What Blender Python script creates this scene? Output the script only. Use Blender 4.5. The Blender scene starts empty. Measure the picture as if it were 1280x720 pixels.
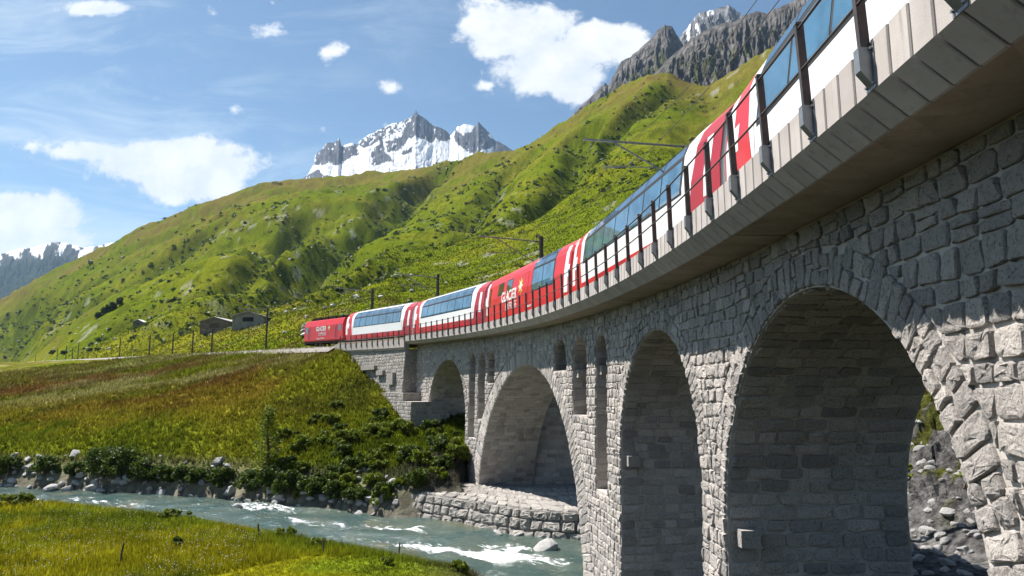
import bpy, math, random
import numpy as np
from mathutils import Vector, Matrix

# ------------------------------------------------------------------ camera, sky, sun, exposure
sc = bpy.context.scene
FPX, PITCH = 900.0, 0.14016          # focal length in photo pixels (1280 wide), upward pitch
cam = bpy.data.cameras.new('camera'); camo = bpy.data.objects.new('camera', cam)
sc.collection.objects.link(camo)
cam.sensor_width = 36.0; cam.lens = 36.0 * FPX / 1280.0
cam.clip_start = 0.1; cam.clip_end = 40000
camo.location = (0, 0, 0); camo.rotation_euler = (math.pi / 2 + PITCH, 0, 0)
sc.camera = camo
SUN_AZ, SUN_EL = math.radians(-60), math.radians(57)
sunvec = Vector((math.sin(SUN_AZ) * math.cos(SUN_EL), math.cos(SUN_AZ) * math.cos(SUN_EL), math.sin(SUN_EL)))
sl = bpy.data.lights.new('sun', 'SUN'); sl.energy = 5.0; sl.angle = math.radians(0.53); sl.color = (1.0, 0.945, 0.88)
so = bpy.data.objects.new('sun', sl); sc.collection.objects.link(so)
so.rotation_euler = (-sunvec).to_track_quat('-Z', 'Y').to_euler(); so.location = (-60, 40, 120)
sc.view_settings.view_transform = 'Standard'; sc.view_settings.look = 'None'
sc.view_settings.exposure = 1.2; sc.view_settings.gamma = 1.0
sc.view_settings.use_curve_mapping = False
sc.cycles.use_denoising = True
sc.cycles.max_bounces = 5; sc.cycles.diffuse_bounces = 1; sc.cycles.glossy_bounces = 3
sc.cycles.transmission_bounces = 3; sc.cycles.volume_bounces = 0; sc.cycles.transparent_max_bounces = 6
sc.cycles.caustics_reflective = False; sc.cycles.caustics_refractive = False
C = sc.collection

def ray(u, v):                        # photo pixel -> direction in the world
    dx, dy = (u - 640) / FPX, (360 - v) / FPX
    return np.array([dx, math.cos(PITCH) - dy * math.sin(PITCH), math.sin(PITCH) + dy * math.cos(PITCH)])
def onz(u, v, z):
    d = ray(u, v); return d * (z / d[2])
def azel(u, v):
    d = ray(u, v); return math.atan2(d[0], d[1]), d[2] / math.hypot(d[0], d[1])

# ------------------------------------------------------------------ node helpers
class NT:
    def __init__(s, tree): s.t = tree; s.n = tree.nodes; s.l = tree.links
    def new(s, typ, **kw):
        x = s.n.new('ShaderNode' + typ)
        for k, v in kw.items(): setattr(x, k, v)
        return x
    def put(s, sock, v):
        if hasattr(v, 'links') or hasattr(v, 'is_linked'): s.l.new(v, sock)
        else: sock.default_value = v
    def math(s, op, a, b=None, c=None, clamp=False):
        x = s.new('Math', operation=op, use_clamp=clamp); s.put(x.inputs[0], a)
        if b is not None: s.put(x.inputs[1], b)
        if c is not None: s.put(x.inputs[2], c)
        return x.outputs[0]
    def noise(s, vec, scale, detail=4, rough=0.55, dist=0.0):
        x = s.new('TexNoise'); x.inputs['Scale'].default_value = scale; x.inputs['Detail'].default_value = detail
        x.inputs['Roughness'].default_value = rough; x.inputs['Distortion'].default_value = dist
        if vec is not None: s.l.new(vec, x.inputs['Vector'])
        return x.outputs[0]
    def ramp(s, fac, a, b, ca=0.0, cb=1.0):
        x = s.new('MapRange'); x.interpolation_type = 'SMOOTHSTEP'; s.put(x.inputs[0], fac)
        x.inputs[1].default_value = a; x.inputs[2].default_value = b; x.inputs[3].default_value = ca; x.inputs[4].default_value = cb
        return x.outputs[0]
    def mix(s, fac, a, b, blend='MIX'):
        x = s.new('MixRGB', blend_type=blend); s.put(x.inputs[0], fac)
        for k, v in ((1, a), (2, b)):
            if isinstance(v, tuple): v = tuple(v) + ((1.0,) if len(v) == 3 else ())
            s.put(x.inputs[k], v)
        return x.outputs[0]
    def mapping(s, vec, scale=(1, 1, 1), loc=(0, 0, 0), rot=(0, 0, 0)):
        x = s.new('Mapping'); s.l.new(vec, x.inputs[0]); x.inputs[1].default_value = loc
        x.inputs[2].default_value = rot; x.inputs[3].default_value = scale; return x.outputs[0]
    def attr(s, name, out='Fac'):
        x = s.new('Attribute', attribute_name=name); return x.outputs[out]
    def bump(s, h, strength=0.5, dist=0.02):
        x = s.new('Bump'); x.inputs['Strength'].default_value = strength; x.inputs['Distance'].default_value = dist
        s.l.new(h, x.inputs['Height']); return x.outputs[0]

# ------------------------------------------------------------------ world: Nishita sky with cumulus clouds
w = bpy.data.worlds.new('World'); sc.world = w; w.use_nodes = True
T = NT(w.node_tree)
w.cycles.sampling_method = 'MANUAL'; w.cycles.sample_map_resolution = 512
bg = T.n['Background']; bg.inputs[1].default_value = 0.05
sky = T.new('TexSky', sky_type='NISHITA', sun_disc=False, sun_elevation=SUN_EL, sun_rotation=SUN_AZ % (2 * math.pi))
sky.altitude = 1500; sky.air_density = 1.0; sky.dust_density = 1.4; sky.ozone_density = 1.3
tc = T.new('TexCoord').outputs['Generated']
sep = T.new('SeparateXYZ'); T.l.new(tc, sep.inputs[0]); X, Y, Z = sep.outputs
yy = T.math('MAXIMUM', T.math('ABSOLUTE', Y), 0.12)
px = T.math('DIVIDE', X, yy); pz = T.math('DIVIDE', Z, yy)
cmb = T.new('CombineXYZ'); T.l.new(px, cmb.inputs[0]); T.l.new(pz, cmb.inputs[1]); T.l.new(T.math('SIGN', Y), cmb.inputs[2])
P2 = cmb.outputs[0]
big = T.noise(T.mapping(P2, (1, 1.3, 1)), 6.5, 8, 0.62, 0.4)
fine = T.noise(T.mapping(P2, (1, 1.15, 1), (3.1, 1.7, 0)), 19.0, 5, 0.62, 0.2)
front = T.math('GREATER_THAN', Y, 0.0)
CL = [(205, 203, 135, 44, 1.1), (120, 190, 70, 20, .9), (262, 212, 66, 46, 1.1), (235, 232, 90, 28, 1.0), (50, 182, 45, 14, .34), (30, 270, 110, 40, 1.1), (30, 300, 130, 30, 1.0), (130, 295, 24, 12, .3), (650, 42, 95, 50, 1.1),
      (695, 80, 100, 58, 1.1), (745, 55, 80, 36, .8), (610, 15, 60, 22, .55), (715, 115, 46, 24, .9), (125, 12, 82, 17, .7), (488, 109, 18, 10, .5), (295, 137, 26, 9, .32), (205, 122, 24, 12, .3), (352, 165, 18, 7, .32),
      (402, 160, 10, 7, .2), (268, 18, 16, 12, .35), (335, 43, 16, 9, .25), (340, 4, 13, 8, .4), (612, 105, 16, 7, .4), (470, 157, 22, 6, .35), (448, 145, 12, 10, .2), (415, 66, 10, 7, .25)]
val = None
for (u, v, a, b, g_) in CL:
    g_ = g_ * .62 if g_ < .6 else g_
    d = ray(u, v); cx_, cz_ = d[0] / d[1], d[2] / d[1]
    ex = T.math('MULTIPLY', T.math('SUBTRACT', px, cx_), FPX / a); ez = T.math('MULTIPLY', T.math('SUBTRACT', pz, cz_), FPX / b)
    r2 = T.math('ADD', T.math('MULTIPLY', ex, ex), T.math('MULTIPLY', ez, ez))
    bl = T.math('MULTIPLY', T.math('SUBTRACT', 1.0, T.math('SQRT', r2)), g_)
    val = bl if val is None else T.math('MAXIMUM', val, bl)
val = T.math('MULTIPLY', T.math('MAXIMUM', val, -1.2), front)
val = T.math('ADD', val, T.math('MULTIPLY', T.math('SUBTRACT', 1.0, front), -0.35))
outside = T.ramp(T.math('ABSOLUTE', px), 0.75, 1.1)               # fair-weather cumulus goes on beyond the frame
val = T.math('ADD', val, T.math('MULTIPLY', outside, 0.08))
nn = T.math('ADD', T.math('MULTIPLY', T.math('SUBTRACT', big, 0.5), 1.7), T.math('MULTIPLY', T.math('SUBTRACT', fine, 0.5), 1.15))
dens = T.ramp(T.math('ADD', val, nn), 0.04, 0.36)
cir = T.noise(T.mapping(P2, (1.0, 3.6, 1), (0, 0, 0), (0, 0, math.radians(18))), 3.2, 5, 0.66, 0.8)
cirm = T.math('MULTIPLY', T.ramp(cir, 0.40, 0.72), T.ramp(px, 0.15, -0.6, 0.03, 0.62))
shade = T.ramp(T.math('ADD', T.math('MULTIPLY', big, 0.7), T.math('MULTIPLY', fine, 0.5)), 0.42, 0.80)
ccol = T.mix(shade, (6.9, 7.5, 8.3), (9.6, 9.6, 9.7))
skyt = T.mix(1.0, sky.outputs[0], (0.94, 1.10, 1.08), 'MULTIPLY')
skyc = T.mix(T.math('MULTIPLY', cirm, 0.85), skyt, (7.2, 8.2, 9.0))
skyc = T.mix(dens, skyc, ccol)
T.l.new(skyc, bg.inputs[0])

# ------------------------------------------------------------------ materials
MATS = {}
def mat(name, c1, c2=None, scale=4.0, rough=0.7, bump=0.0, bscale=30.0, bdist=0.02, spec=0.3, metal=0.0, attr=None, lo=0.35, hi=0.65, detail=5, coat=0.0):
    m = bpy.data.materials.new(name); m.use_nodes = True; t = NT(m.node_tree); b = t.n['Principled BSDF']
    co = t.new('TexCoord').outputs['Object']
    if c2 is None: c2 = tuple(min(1, x * 0.86) for x in c1)
    col = t.mix(t.ramp(t.noise(co, scale, detail), lo, hi), c1, c2)
    if attr: col = t.mix(1.0, col, t.attr(attr, 'Color'), 'MULTIPLY')
    t.l.new(col, b.inputs['Base Color'])
    b.inputs['Roughness'].default_value = rough; b.inputs['Specular IOR Level'].default_value = spec; b.inputs['Metallic'].default_value = metal
    if coat: b.inputs['Coat Weight'].default_value = coat; b.inputs['Coat Roughness'].default_value = 0.05
    if bump: t.l.new(t.bump(t.noise(co, bscale, 6, 0.6), bump, bdist), b.inputs['Normal'])
    MATS[name] = m; return m

def stone_mat(name, a, b_, mort=None):
    m = bpy.data.materials.new(name); m.use_nodes = True; t = NT(m.node_tree); b = t.n['Principled BSDF']
    co = t.new('TexCoord').outputs['Object']
    col = t.mix(t.attr('tint'), a, b_)
    col = t.mix(t.ramp(t.noise(co, 24, 5, 0.75), 0.50, 0.66, 0, .66), col, (0.06, 0.062, 0.068))
    col = t.mix(t.ramp(t.noise(co, 34, 4, 0.7), 0.58, 0.70, 0, .45), col, (0.62, 0.60, 0.57))
    col = t.mix(t.ramp(t.noise(co, 1.3, 4, 0.6), 0.55, 0.76, 0, .3), col, (0.20, 0.17, 0.135))
    wp = t.new('NewGeometry').outputs['Position']
    col = t.mix(t.ramp(t.noise(t.mapping(wp, (1.5, 1.5, .16)), 1.0, 5, .6), .54, .74, 0, .42), col, (0.13, 0.115, 0.10))
    col = t.mix(t.ramp(t.noise(t.mapping(wp, (.9, .9, .2)), 1.7, 4, .6), .66, .78, 0, .35), col, (0.66, 0.64, 0.60))
    t.l.new(col, b.inputs['Base Color']); b.inputs['Roughness'].default_value = 0.88; b.inputs['Specular IOR Level'].default_value = 0.15
    h = t.math('ADD', t.math('MULTIPLY', t.noise(co, 22, 8, 0.75), 1.0), t.math('MULTIPLY', t.noise(co, 7, 4, 0.6), 0.9))
    t.l.new(t.bump(h, 1.0, 0.055), b.inputs['Normal'])
    MATS[name] = m; return m
def conc_mat(name, a, b_, q=1.0, rough=.9):
    m = bpy.data.materials.new(name); m.use_nodes = True; t = NT(m.node_tree); b = t.n['Principled BSDF']; co = t.new('TexCoord').outputs['Object']
    rnd = t.new('ObjectInfo').outputs['Random']; off = t.new('CombineXYZ'); t.l.new(t.math('MULTIPLY', rnd, 40.0), off.inputs[0]); add = t.new('VectorMath', operation='ADD'); t.l.new(co, add.inputs[0]); t.l.new(off.outputs[0], add.inputs[1]); cv = add.outputs[0]
    col = t.mix(t.ramp(t.noise(cv, 1.6, 5), .3, .7), tuple(x * q for x in a), tuple(x * q for x in b_))
    col = t.mix(t.ramp(rnd, 0, 1, 0, .28), col, tuple(x * .55 for x in b_))
    col = t.mix(t.ramp(t.noise(t.mapping(cv, (9, 9, .9)), 1.0, 5, .65), .52, .78, 0, .5), col, tuple(x * .38 for x in b_))
    col = t.mix(t.ramp(t.noise(cv, 70, 2), .66, .74, 0, .4), col, tuple(x * .4 for x in b_))
    t.l.new(col, b.inputs['Base Color']); b.inputs['Roughness'].default_value = rough; b.inputs['Specular IOR Level'].default_value = .12
    t.l.new(t.bump(t.noise(cv, 55, 6, .65), .4, .008), b.inputs['Normal']); MATS[name] = m; return m
M_stone = stone_mat('granite', (0.58, 0.53, 0.485), (0.31, 0.29, 0.275))
M_stone_pale = stone_mat('pale_granite', (0.42, 0.395, 0.36), (0.27, 0.255, 0.235))
M_rockfar = stone_mat('boulder_rock', (0.52, 0.51, 0.49), (0.33, 0.325, 0.315))
M_mortar = mat('mortar', (0.50, 0.46, 0.42), (0.38, 0.345, 0.31), 2.2, 0.95, 0.5, 35, 0.02, 0.1)
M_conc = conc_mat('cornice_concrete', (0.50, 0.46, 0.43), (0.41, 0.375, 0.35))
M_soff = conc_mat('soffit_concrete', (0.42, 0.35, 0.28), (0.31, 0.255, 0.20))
M_steel = mat('dark_steel', (0.045, 0.04, 0.04), (0.075, 0.06, 0.055), 6, 0.5, 0.15, 60, 0.003, 0.4, 0.2)
M_galv = mat('galvanised_steel', (0.26, 0.275, 0.29), (0.19, 0.20, 0.215), 5, 0.42, 0.1, 40, 0.003, 0.5, 0.5)
M_wire = mat('wire', (0.06, 0.055, 0.05), None, 4, 0.5)
M_red = mat('red_paint', (0.56, 0.012, 0.012), (0.50, 0.012, 0.014), 0.8, 0.38, 0, spec=0.35, coat=.12)
M_dred = mat('dark_red_paint', (0.36, 0.010, 0.016), (0.33, 0.010, 0.015), 0.8, 0.38, 0, spec=0.35, coat=.1)
M_white = mat('white_paint', (0.80, 0.80, 0.79), (0.76, 0.765, 0.76), 0.6, 0.35, 0, spec=0.4, coat=.15)
M_grey = mat('grey_roof_paint', (0.30, 0.31, 0.33), (0.24, 0.25, 0.27), 1.2, 0.5)
M_black = mat('black_rubber', (0.012, 0.012, 0.013), (0.02, 0.02, 0.02), 5, 0.7)
M_under = mat('underframe_grime', (0.028, 0.025, 0.023), (0.05, 0.043, 0.038), 5, 0.8, 0.3, 20)
M_letter = mat('white_lettering', (0.82, 0.82, 0.80), None, 3, 0.4)
M_gold = mat('gold_emblem', (0.75, 0.55, 0.14), (0.68, 0.5, 0.12), 5, 0.4)
M_seat = mat('interior_grey', (0.20, 0.22, 0.24), (0.12, 0.14, 0.16), 2, 0.8)
M_wood = mat('weathered_wood', (0.12, 0.095, 0.07), (0.075, 0.06, 0.045), 3, 0.85, 0.4, 12, 0.02)
M_barn = mat('barn_boards', (0.20, 0.165, 0.125), (0.13, 0.11, 0.085), 1.2, 0.85, 0.3, 6, 0.05)
M_barnst = mat('barn_plaster', (0.27, 0.265, 0.25), (0.20, 0.195, 0.18), 1, 0.9, 0.3, 5, 0.04)
M_tin = mat('tin_roof', (0.48, 0.46, 0.46), (0.38, 0.35, 0.34), 0.6, 0.45, 0.1, 3, 0.03, 0.5)
M_rail = mat('rail_steel', (0.14, 0.09, 0.065), (0.2, 0.15, 0.12), 3, 0.5, metal=.4)
M_ballast = mat('ballast_stone', (0.30, 0.28, 0.26), (0.15, 0.14, 0.13), 9, 0.95, 0.9, 18, 0.06, lo=.42, hi=.58)
M_bark = mat('bark', (0.10, 0.075, 0.05), (0.05, 0.04, 0.03), 9, 0.9, 0.5, 25)

def glass_mat(name, col, rough=0.03, spec=0.5):
    m = bpy.data.materials.new(name); m.use_nodes = True; t = NT(m.node_tree); b = t.n['Principled BSDF']
    co = t.new('TexCoord').outputs['Object']
    t.l.new(t.mix(t.ramp(t.noise(co, 1.1, 4), .35, .7), col, tuple(x * .45 for x in col)), b.inputs['Base Color'])
    b.inputs['Roughness'].default_value = rough; b.inputs['Specular IOR Level'].default_value = spec
    b.inputs['IOR'].default_value = 1.9; b.inputs['Coat Weight'].default_value = 0.6; b.inputs['Coat Roughness'].default_value = 0.02
    MATS[name] = m; return m
M_glass = glass_mat('tinted_glass', (0.055, 0.16, 0.25))
M_glassd = glass_mat('dark_glass', (0.012, 0.022, 0.022))
M_glassb = glass_mat('roof_glass', (0.05, 0.11, 0.17))

def leaf_mat(name, c1, c2, trans=0.25):
    m = bpy.data.materials.new(name); m.use_nodes = True; t = NT(m.node_tree); b = t.n['Principled BSDF']
    co = t.new('TexCoord').outputs['Object']
    col = t.mix(t.attr('tint'), c1, c2)
    col = t.mix(t.ramp(t.noise(co, 1.1, 4), .35, .7, 0, .5), col, tuple(x * .55 for x in c1))
    t.l.new(col, b.inputs['Base Color']); b.inputs['Roughness'].default_value = 0.6; b.inputs['Specular IOR Level'].default_value = 0.2
    tr = t.new('BsdfTranslucent'); t.l.new(t.mix(1, col, (1.3, 1.5, 0.6), 'MULTIPLY'), tr.inputs[0])
    mx = t.new('MixShader'); mx.inputs[0].default_value = trans
    t.l.new(b.outputs[0], mx.inputs[1]); t.l.new(tr.outputs[0], mx.inputs[2]); t.l.new(mx.outputs[0], t.n['Material Output'].inputs[0])
    MATS[name] = m; return m
M_leaf = leaf_mat('shrub_leaves', (0.090, 0.125, 0.012), (0.185, 0.210, 0.018))
M_leafh = leaf_mat('hill_scrub_leaves', (0.034, 0.056, 0.008), (0.078, 0.102, 0.012))
M_leafd = leaf_mat('dark_shrub_leaves', (0.040, 0.066, 0.012), (0.090, 0.122, 0.018))
def colattr_mat(name, rough=0.85, var=0.35, vs=9.0, trans=0.0, bump=0.0, bs=3.0, bd=0.3):
    m = bpy.data.materials.new(name); m.use_nodes = True; t = NT(m.node_tree); b = t.n['Principled BSDF']
    co = t.new('TexCoord').outputs['Object']
    n1 = t.ramp(t.noise(co, vs, 6, 0.65), .3, .7, 1 - var, 1 + var)
    mul = t.new('CombineXYZ'); [t.l.new(n1, mul.inputs[k]) for k in range(3)]
    col = t.mix(1.0, t.attr('col', 'Color'), mul.outputs[0], 'MULTIPLY')
    t.l.new(col, b.inputs['Base Color']); b.inputs['Roughness'].default_value = rough; b.inputs['Specular IOR Level'].default_value = 0.0
    if bump: t.l.new(t.bump(t.noise(co, bs, 8, 0.7), bump, bd), b.inputs['Normal'])
    if trans:
        tr = t.new('BsdfTranslucent'); t.l.new(col, tr.inputs[0]); mx = t.new('MixShader'); mx.inputs[0].default_value = trans
        t.l.new(b.outputs[0], mx.inputs[1]); t.l.new(tr.outputs[0], mx.inputs[2]); t.l.new(mx.outputs[0], t.n['Material Output'].inputs[0])
    MATS[name] = m; return m
M_ground = colattr_mat('meadow_ground', 0.9, 0.40, 0.9, 0, 0.9, 0.7, 0.5)
M_grass = colattr_mat('grass_blades', 0.8, 0.25, 0.6, 0.5)
M_mount = colattr_mat('mountain_rock_and_snow', 0.85, 0.18, 0.02, 0, .35, 0.03, 14.0)
M_crag = colattr_mat('crag_rock', 0.9, 0.45, 0.05, 0, 1.0, 0.055, 7.0)
M_rubble = colattr_mat('rubble_rock', 0.9, 0.6, 3.0, 0, 1.0, 3.0, 0.35)

# ------------------------------------------------------------------ object helpers
ORG = {}
def props(o, label=None, cat=None, group=None, kind=None):
    if label: o['label'] = label
    if cat: o['category'] = cat
    if group: o['group'] = group
    if kind: o['kind'] = kind
    return o
def thing(name, loc, label, cat, group=None, rot=None):
    o = bpy.data.objects.new(name, None); C.objects.link(o); o.location = loc; o.empty_display_size = 0.3
    if rot is not None: o.rotation_mode = 'QUATERNION'; o.rotation_quaternion = rot
    ORG[o.name] = np.array(loc, float) if rot is None else None
    return props(o, label, cat, group)
def tofaces(F):
    if isinstance(F, np.ndarray): return F
    return F
def make_mesh(name, V, F, mats, smooth=False, attrs=None, mi=None):
    me = bpy.data.meshes.new(name)
    V = np.asarray(V, dtype=np.float32).reshape(-1, 3)
    if isinstance(F, np.ndarray):
        n, k = F.shape
        me.vertices.add(len(V)); me.vertices.foreach_set('co', V.ravel())
        me.loops.add(n * k); me.loops.foreach_set('vertex_index', F.astype(np.int32).ravel())
        me.polygons.add(n); me.polygons.foreach_set('loop_start', np.arange(0, n * k, k, dtype=np.int32))
        me.update(calc_edges=True)
    else:
        me.from_pydata(V.tolist(), [], F); me.update()
    for m in (mats if isinstance(mats, (list, tuple)) else [mats]): me.materials.append(m)
    if mi is not None: me.polygons.foreach_set('material_index', np.asarray(mi, dtype=np.int32))
    me.polygons.foreach_set('use_smooth', np.full(len(me.polygons), bool(smooth)))
    for k, v in (attrs or {}).items():
        v = np.asarray(v, dtype=np.float32)
        if v.ndim == 2:
            if v.shape[1] == 3: v = np.c_[v, np.ones(len(v), np.float32)]
            a = me.attributes.new(k, 'FLOAT_COLOR', 'POINT'); a.data.foreach_set('color', v.astype(np.float32).ravel())
        else:
            a = me.attributes.new(k, 'FLOAT', 'POINT'); a.data.foreach_set('value', v)
    return me
def obj(name, V, F, mats, parent=None, smooth=False, attrs=None, mi=None, kind=None, label=None, local=False, org=None):
    V = np.asarray(V, float).reshape(-1, 3)
    root = parent
    while root is not None and root.parent is not None: root = root.parent
    if root is not None and not local and ORG.get(root.name) is not None: V = V - ORG[root.name]
    if org is not None: V = V - np.asarray(org, float)
    me = make_mesh(name, V, F, mats, smooth, attrs, mi)
    o = bpy.data.objects.new(name, me); C.objects.link(o)
    if org is not None and parent is None: o.location = org
    if parent is not None: o.parent = parent
    if kind: o['kind'] = kind
    if label: o['label'] = label
    return o
class MB:                              # collects simple shapes into one mesh
    def __init__(s): s.V = []; s.F = []
    def add(s, V, F):
        b = len(s.V); s.V += [tuple(map(float, p)) for p in V]; s.F += [tuple(i + b for i in f) for f in F]; return s
    def hexa(s, p):                     # 8 corners: bottom 4 ccw, top 4 ccw
        return s.add(p, [(3, 2, 1, 0), (4, 5, 6, 7), (0, 1, 5, 4), (1, 2, 6, 5), (2, 3, 7, 6), (3, 0, 4, 7)])
    def box(s, x0, x1, y0, y1, z0, z1):
        return s.hexa([(x0, y0, z0), (x1, y0, z0), (x1, y1, z0), (x0, y1, z0), (x0, y0, z1), (x1, y0, z1), (x1, y1, z1), (x0, y1, z1)])
    def tube(s, pts, r, n=6, caps=True):
        pts = [Vector(p) for p in pts]; rs = r if isinstance(r, (list, tuple)) else [r] * len(pts); rings = []; V = []; F = []
        for i, p in enumerate(pts):
            t = (pts[min(i + 1, len(pts) - 1)] - pts[max(i - 1, 0)]).normalized()
            a = t.cross(Vector((0, 0, 1)) if abs(t.z) < .9 else Vector((1, 0, 0))).normalized(); b = t.cross(a)
            for k in range(n):
                q = 2 * math.pi * k / n; V.append(p + a * (math.cos(q) * rs[i]) + b * (math.sin(q) * rs[i]))
        for i in range(len(pts) - 1):
            for k in range(n):
                k2 = (k + 1) % n; F.append((i * n + k, i * n + k2, (i + 1) * n + k2, (i + 1) * n + k))
        if caps: F.append(tuple(range(n))[::-1]); F.append(tuple((len(pts) - 1) * n + k for k in range(n)))
        return s.add(V, F)
    def build(s, name, m, parent=None, smooth=False, **kw): return obj(name, s.V, s.F, m, parent, smooth, **kw)

# ------------------------------------------------------------------ noise
def _h(ix, iy, seed):
    n = (ix.astype(np.int64) * 374761393 + iy.astype(np.int64) * 668265263 + seed * 1442695041) & 0x7fffffff
    n = ((n ^ (n >> 13)) * 1274126177) & 0x7fffffff
    return ((n ^ (n >> 16)) & 0xffff) / 65535.0
def vnoise(x, y, seed=0):
    x = np.asarray(x, float); y = np.asarray(y, float)
    ix = np.floor(x); iy = np.floor(y); fx = x - ix; fy = y - iy
    fx = fx * fx * (3 - 2 * fx); fy = fy * fy * (3 - 2 * fy)
    a = _h(ix, iy, seed); b = _h(ix + 1, iy, seed); c = _h(ix, iy + 1, seed); d = _h(ix + 1, iy + 1, seed)
    return (a + (b - a) * fx) * (1 - fy) + (c + (d - c) * fx) * fy
def fbm(x, y, o=4, seed=0, gain=0.5):
    s = 0; a = 1; t = 0
    for k in range(o):
        s = s + a * vnoise(x * 2 ** k + 17.3 * k, y * 2 ** k - 9.1 * k, seed + k); t += a; a *= gain
    return s / t
def ridged(x, y, o=5, seed=0, gain=0.55):
    s = 0; a = 1; t = 0
    for k in range(o):
        n = 1 - np.abs(2 * vnoise(x * 2.03 ** k + 5.3 * k, y * 2.03 ** k + 3.7 * k, seed + k) - 1); s = s + a * n * n; t += a; a *= gain
    return s / t
def sstep(a, b, x):
    t = np.clip((x - a) / (b - a), 0, 1); return t * t * (3 - 2 * t)
def poly_dist(x, y, pts):               # distance to a polyline
    d = np.full(np.shape(x), 1e9)
    for (x0, y0), (x1, y1) in zip(pts[:-1], pts[1:]):
        dx, dy = x1 - x0, y1 - y0; t = np.clip(((x - x0) * dx + (y - y0) * dy) / (dx * dx + dy * dy + 1e-9), 0, 1)
        d = np.minimum(d, np.hypot(x - x0 - t * dx, y - y0 - t * dy))
    return d
def in_poly(x, y, pts):
    c = np.zeros(np.shape(x), bool)
    for (x0, y0), (x1, y1) in zip(pts, pts[1:] + pts[:1]):
        k = ((y0 > y) != (y1 > y)) & (x < (x1 - x0) * (y - y0) / (y1 - y0 + 1e-12) + x0); c ^= k
    return c

# ------------------------------------------------------------------ the railway line in plan: an arc, then a straight
ACX, ACY, AR, A0, GRADE = -113.865, 12.4286, 117.43, -0.06337, 0.02646
S_END = 84.0
def Wp(s, off, z):                      # along the line, metres inward from the cornice edge, height (world)
    s = np.asarray(s, float); off = np.asarray(off, float); z = np.asarray(z, float)
    sa = np.minimum(s, S_END); ex = np.maximum(s - S_END, 0); a = A0 + sa / AR
    x = ACX + (AR + off) * np.cos(a) - np.sin(a) * ex; y = ACY + (AR + off) * np.sin(a) + np.cos(a) * ex
    x, y, z = np.broadcast_arrays(x, y, z); return np.stack([x, y, z], -1)
def zg(s): return GRADE * np.asarray(s, float)
RAILZ, CAPZ, EDGEZ, SOFZ, TRK = 3.0, 3.25, 2.765, 2.50, 2.75   # heights relative to the grade; track centre offset
WALL0, WALL1 = 1.30, 5.20                                      # wall faces

# ------------------------------------------------------------------ terrain
WZ = -8.5                                # water level
far_px = [(-60, 604), (0, 607), (70, 611), (130, 613), (200, 617), (280, 622), (340, 630), (400, 634), (450, 640), (490, 645)]
FS = [tuple(onz(u, v, WZ)[:2]) for u, v in far_px]
FS = [(-140, 96), (-90, 84)] + FS + [(-4.6, 49.6), (-1.0, 46.2), (3.5, 44.6), (6.5, 49), (9, 56), (12, 66), (16, 84)]
near_px = [(-60, 634), (30, 634), (90, 640), (170, 647), (250, 657), (330, 672), (400, 684), (470, 697), (530, 709), (600, 722)]
NS = [tuple(onz(u, v, WZ)[:2]) for u, v in near_px]
NS = [(-140, 76), (-90, 66)] + NS + [(0.5, 29.8), (4, 30.6), (9, 36), (14, 46), (19, 58), (25, 80)]
RIV = FS + NS[::-1]
rail_s = np.r_[np.linspace(82, 120, 12), np.linspace(140, 900, 40)]
rail_xy = Wp(rail_s, 0.6, 0)[:, :2]
rail_z = 2.45 + zg(np.minimum(rail_s, 520))
def rail_near(x, y):
    d = np.full(np.shape(x), 1e9); z = np.zeros(np.shape(x))
    for i in range(len(rail_s) - 1):
        x0, y0 = rail_xy[i]; x1, y1 = rail_xy[i + 1]; dx, dy = x1 - x0, y1 - y0
        t = np.clip(((x - x0) * dx + (y - y0) * dy) / (dx * dx + dy * dy), 0, 1); dd = np.hypot(x - x0 - t * dx, y - y0 - t * dy)
        k = dd < d; d = np.where(k, dd, d); z = np.where(k, rail_z[i] + t * (rail_z[i + 1] - rail_z[i]), z)
    return d, z
def valley(x, y):
    dF = poly_dist(x, y, FS); dN = poly_dist(x, y, NS); ins = in_poly(x, y, RIV); dR, zR = rail_near(x, y)
    t = dF / (dF + dR + 1e-6)
    zf = WZ + 0.25 + (zR - WZ - 0.25) * np.clip(t, 0, 1) ** 0.86
    rough = sstep(1.5, 9, dF) * sstep(1.5, 8, dR)
    zf = zf + rough * ((fbm(x / 7, y / 7, 4, 3) - .5) * 1.5 + (fbm(x / 1.6, y / 1.6, 3, 9) - .5) * .45)
    zf = zf + 0.9 * sstep(0, 2.2, dF) * sstep(14, 3, dF)
    sq = (np.arctan2(y - ACY, x - ACX) - A0) * AR; oq = np.hypot(x - ACX, y - ACY) - AR
    zf = np.where((sq > 24) & (sq < 50.5) & (oq > -.5) & (oq < 9), np.minimum(zf, WZ + 1.0), zf)
    zn = -7.75 + np.maximum(28 - y, 0) * 0.215 + (fbm(x / 6, y / 6, 3, 5) - .5) * .35
    zn = WZ + 0.1 + (zn - WZ - 0.1) * sstep(0, 2.0, dN)
    z = np.where(dF < dN, zf, zn)
    return np.where(ins, WZ - 0.15 - 0.8 * sstep(0, 2.5, np.minimum(dF, dN)), z)

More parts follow.
